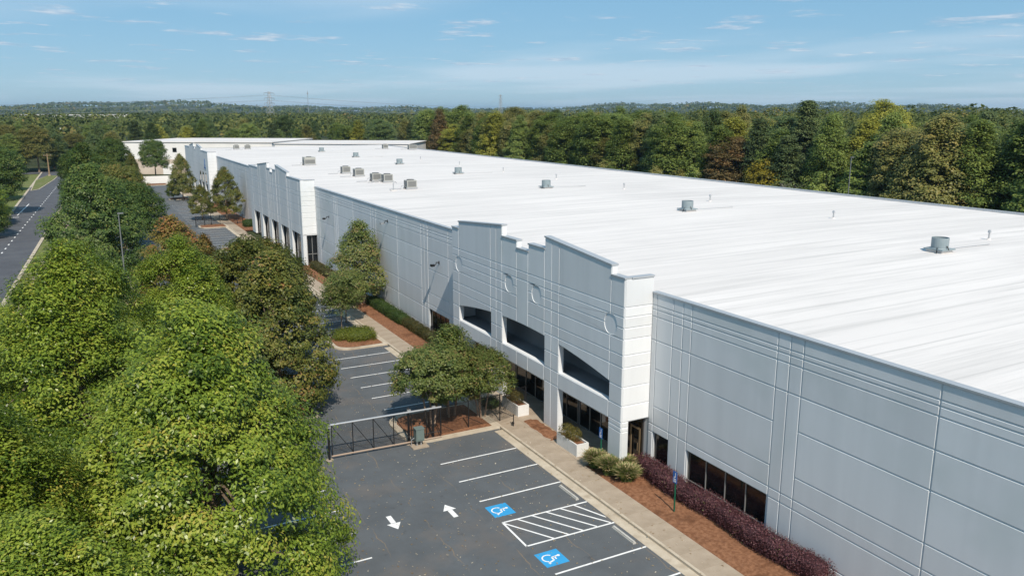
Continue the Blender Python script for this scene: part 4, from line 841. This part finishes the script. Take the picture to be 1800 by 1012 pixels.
# far wood as one mass: many small crowns to the horizon
def far_woods():
    C, S = [], []
    def ring(n, d0, d1, a0, a1, h, p=1.0):
        d = np.sqrt(RNG.uniform(0, 1, n) ** p * (d1 ** 2 - d0 ** 2) + d0 ** 2); a = RNG.uniform(a0, a1, n); x, y = d * np.sin(a), d * np.cos(a)
        ok = ~((x > -30) & (x < 150) & (y < 372)) & ~((x < -5) & (y < 340)); x, y, dd = x[ok], y[ok], d[ok]
        z = hill(x, y); hgt = h * RNG.uniform(.75, 1.2, len(x)); C.append(np.stack([x, y, z, hgt], 1)); S.append(dd)
    ring(900, 165, 330, .30, 1.15, 21); ring(2600, 330, 800, -.55, 1.15, 19); ring(3800, 800, 2000, -.6, 1.15, 18); ring(5200, 2000, 5200, -.6, 1.1, 20)
    C = np.concatenate(C); S = np.concatenate(S); Ps, Ns, Sz, T = [], [], [], []
    for sel, per, size in ((S < 330, 170, .8), ((S >= 330) & (S < 800), 64, 1.6), ((S >= 800) & (S < 2000), 22, 3.4), (S >= 2000, 12, 7.0)):
        c = C[sel]; n = len(c); idx = np.repeat(np.arange(n), per); m = len(idx); d = unit(m); d[:, 2] = np.abs(d[:, 2]) * 1.0 - .25
        R = np.where(S[sel] > 2000, 9, 4.8)[idx]; p = np.stack([c[idx, 0] + d[:, 0] * R, c[idx, 1] + d[:, 1] * R, c[idx, 2] + c[idx, 3] * .62 + d[:, 2] * c[idx, 3] * .40], 1)
        Ps.append(p); Ns.append(d + np.array([0, 0, .4]) + RNG.normal(0, .4, (m, 3))); Sz.append(np.full(m, size)); T.append(np.repeat(np.clip(RNG.normal(.42, .2, n), 0, 1), per) + RNG.normal(0, .1, m))
    me = leaf_mesh('far_woods', np.concatenate(Ps), np.concatenate(Ns), np.concatenate(Sz), np.concatenate(T), .8)
    lm = leaf_mat('far_wood_leaves', [(0, (0.048, 0.073, 0.024)), (.4, (0.103, 0.133, 0.036)), (.75, (0.169, 0.182, 0.048)), (1, (0.242, 0.182, 0.067))], .95)
    tag(link('far_woods', me, lm), 'distant mixed wood running to the horizon as one mass', 'wood', None, 'stuff')
far_woods()

# ------------------------------------------------------------------ far buildings, pylons
wwhite = noisy('far_white_wall', (.66, .65, .63), (.74, .73, .71), .1); wtan = noisy('far_tan_wall', (.46, .38, .31), (.54, .46, .38), .2)
fb = thing('far_warehouse', 'far white and tan building closing the end of the lot', 'warehouse', (14.5, 317, 0), math.atan2(-29, 43))
build('upper_wall', MB().box(0, 54, 0, 40, 5.2, 11), wwhite, fb); build('lower_wall', MB().box(-.0, 54, -.06, 39.9, 0, 5.2), wtan, fb); build('roof', MB().box(-.3, 54.3, -.3, 40.3, 11, 11.25), roofm, fb)
for k in range(4): w_ = build('window', MB().box(9 + k * 9, 10.6 + k * 9, -.05, .02, 7.6, 9.2), alum, fb); build('pane', MB().box(9.12 + k * 9, 10.48 + k * 9, -.07, -.052, 7.72, 9.08), glass, w_)
build('dock_door', MB().box(14, 18, -.12, -.065, 0, 3.6), wwhite, fb)
f3 = thing('far_warehouse', 'low white warehouse wall showing behind the far end of the roof', 'warehouse', (58, 276, 0), math.atan2(-24, 38)); build('wall', MB().box(0, 45, 0, 30, 0, 11), wwhite, f3); build('roof', MB().box(-.3, 45.3, -.3, 30.3, 11, 11.2), roofm, f3)
yw = MB().box(10, 26, 270.5, 270.7, 0, 2.2); tag(build('yard_wall', yw, wwhite), 'low white yard wall behind the lone tree', 'wall')
for x, y, w, d, h, rz, lab in ((-92, 520, 42, 60, 9, .1, 'white warehouse among trees at the left edge'), (196, 1250, 18, 20, 13, .1, 'small white building on the horizon left of the pylon'), (-60, 1150, 130, 60, 17, 0, 'long low white building far behind the street trees'), (-420, 2100, 260, 60, 30, 0, 'long pale building below the far left hills')):
    t = thing('distant_building', lab, 'building', (x, y, float(hill(x, y)) + .1), rz); build('wall', MB().box(0, w, 0, d, 0, h), wwhite, t); build('roof', MB().box(-.5, w + .5, -.5, d + .5, h, h + .6), roofm, t)
pyl = mat('pylon_steel', (.34, .36, .38), .5, .5, .4)
def pylon(label, x, y, h, r=.16):
    t = thing('pylon', label, 'pylon', (x, y, float(hill(x, y)) if y > 1300 else 0), .5); b = MB(); wd = lambda z: 4.2 * (1 - z / h) ** 1.2 + .75; lv_ = np.linspace(0, h, 12)
    for sx in (-1, 1):
        for sy in (-1, 1): b.tube([(sx * wd(z), sy * wd(z), z) for z in lv_], r, 5)
    for a, c in zip(lv_[:-1], lv_[1:]):
        for s in (-1, 1):
            for u, v in ((1, -1), (-1, 1)): b.tube([(u * wd(a), s * wd(a), a), (v * wd(c), s * wd(c), c)], r * .6, 4, False); b.tube([(s * wd(a), u * wd(a), a), (s * wd(c), v * wd(c), c)], r * .6, 4, False)
    build('lattice', b, pyl, t)
    for z in (h * .72, h * .84, h * .96): c_ = MB().tube([(-6.5, 0, z), (0, 0, z + .9), (6.5, 0, z)], r * .9, 5).tube([(-6.5, 0, z), (6.5, 0, z)], r * .8, 5).tube([(-6.4, 0, z), (-6.4, 0, z - 2)], .14, 5).tube([(6.4, 0, z), (6.4, 0, z - 2)], .14, 5); build('crossarm', c_, pyl, t)
pylon('tall lattice power pylon rising above the far trees', 176, 850, 41)
pylon('faint far pylon above the wood at the picture centre', 720, 1400, 52, .2)
wr_ = MB()
for z in (27.5, 32.4, 37.4):
    for s in (-1, 1):
        p0 = Vector((176 + s * 5.6, 850 + s * 3, z)); 
        for p1 in (Vector((-560, 1500, z + 6)), Vector((900, 1150, z + 4))): wr_.tube([p0.lerp(p1, k / 14) - Vector((0, 0, 14 * (k / 14) * (1 - k / 14) * 4)) * .9 for k in range(15)], .07, 4, False)
tag(build('power_lines', wr_, pyl), 'thin power lines sagging from the lattice pylon', 'power line')
mt = thing('radio_mast', 'thin radio mast on the horizon right of the pylon', 'mast', (480, 1900, float(hill(480, 1900)))); build('mast', MB().tube([(0, 0, 0), (0, 0, 62)], .5, 6), pyl, mt); build('antenna', MB().box(-1.2, 1.2, -1.2, 1.2, 54, 58), pyl, mt)
# ------------------------------------------------------------------ air
hz_ = MB().box(-9000, 9000, -600, 13000, -2, 95); hzo = tag(build('haze', hz_, None), 'thin pale haze filling the air', 'haze', None, 'stuff')
hm = bpy.data.materials.new('haze_air'); hm.use_nodes = True; hn = hm.node_tree.nodes; hn.clear(); pv_ = hn.new('ShaderNodeVolumePrincipled'); ho = hn.new('ShaderNodeOutputMaterial'); hm.node_tree.links.new(pv_.outputs[0], ho.inputs['Volume'])
pv_.inputs['Color'].default_value = (.55, .78, 1.0, 1); pv_.inputs['Density'].default_value = .00009; pv_.inputs['Anisotropy'].default_value = .3; hzo.data.materials.append(hm)
SC.cycles.volume_bounces = 0
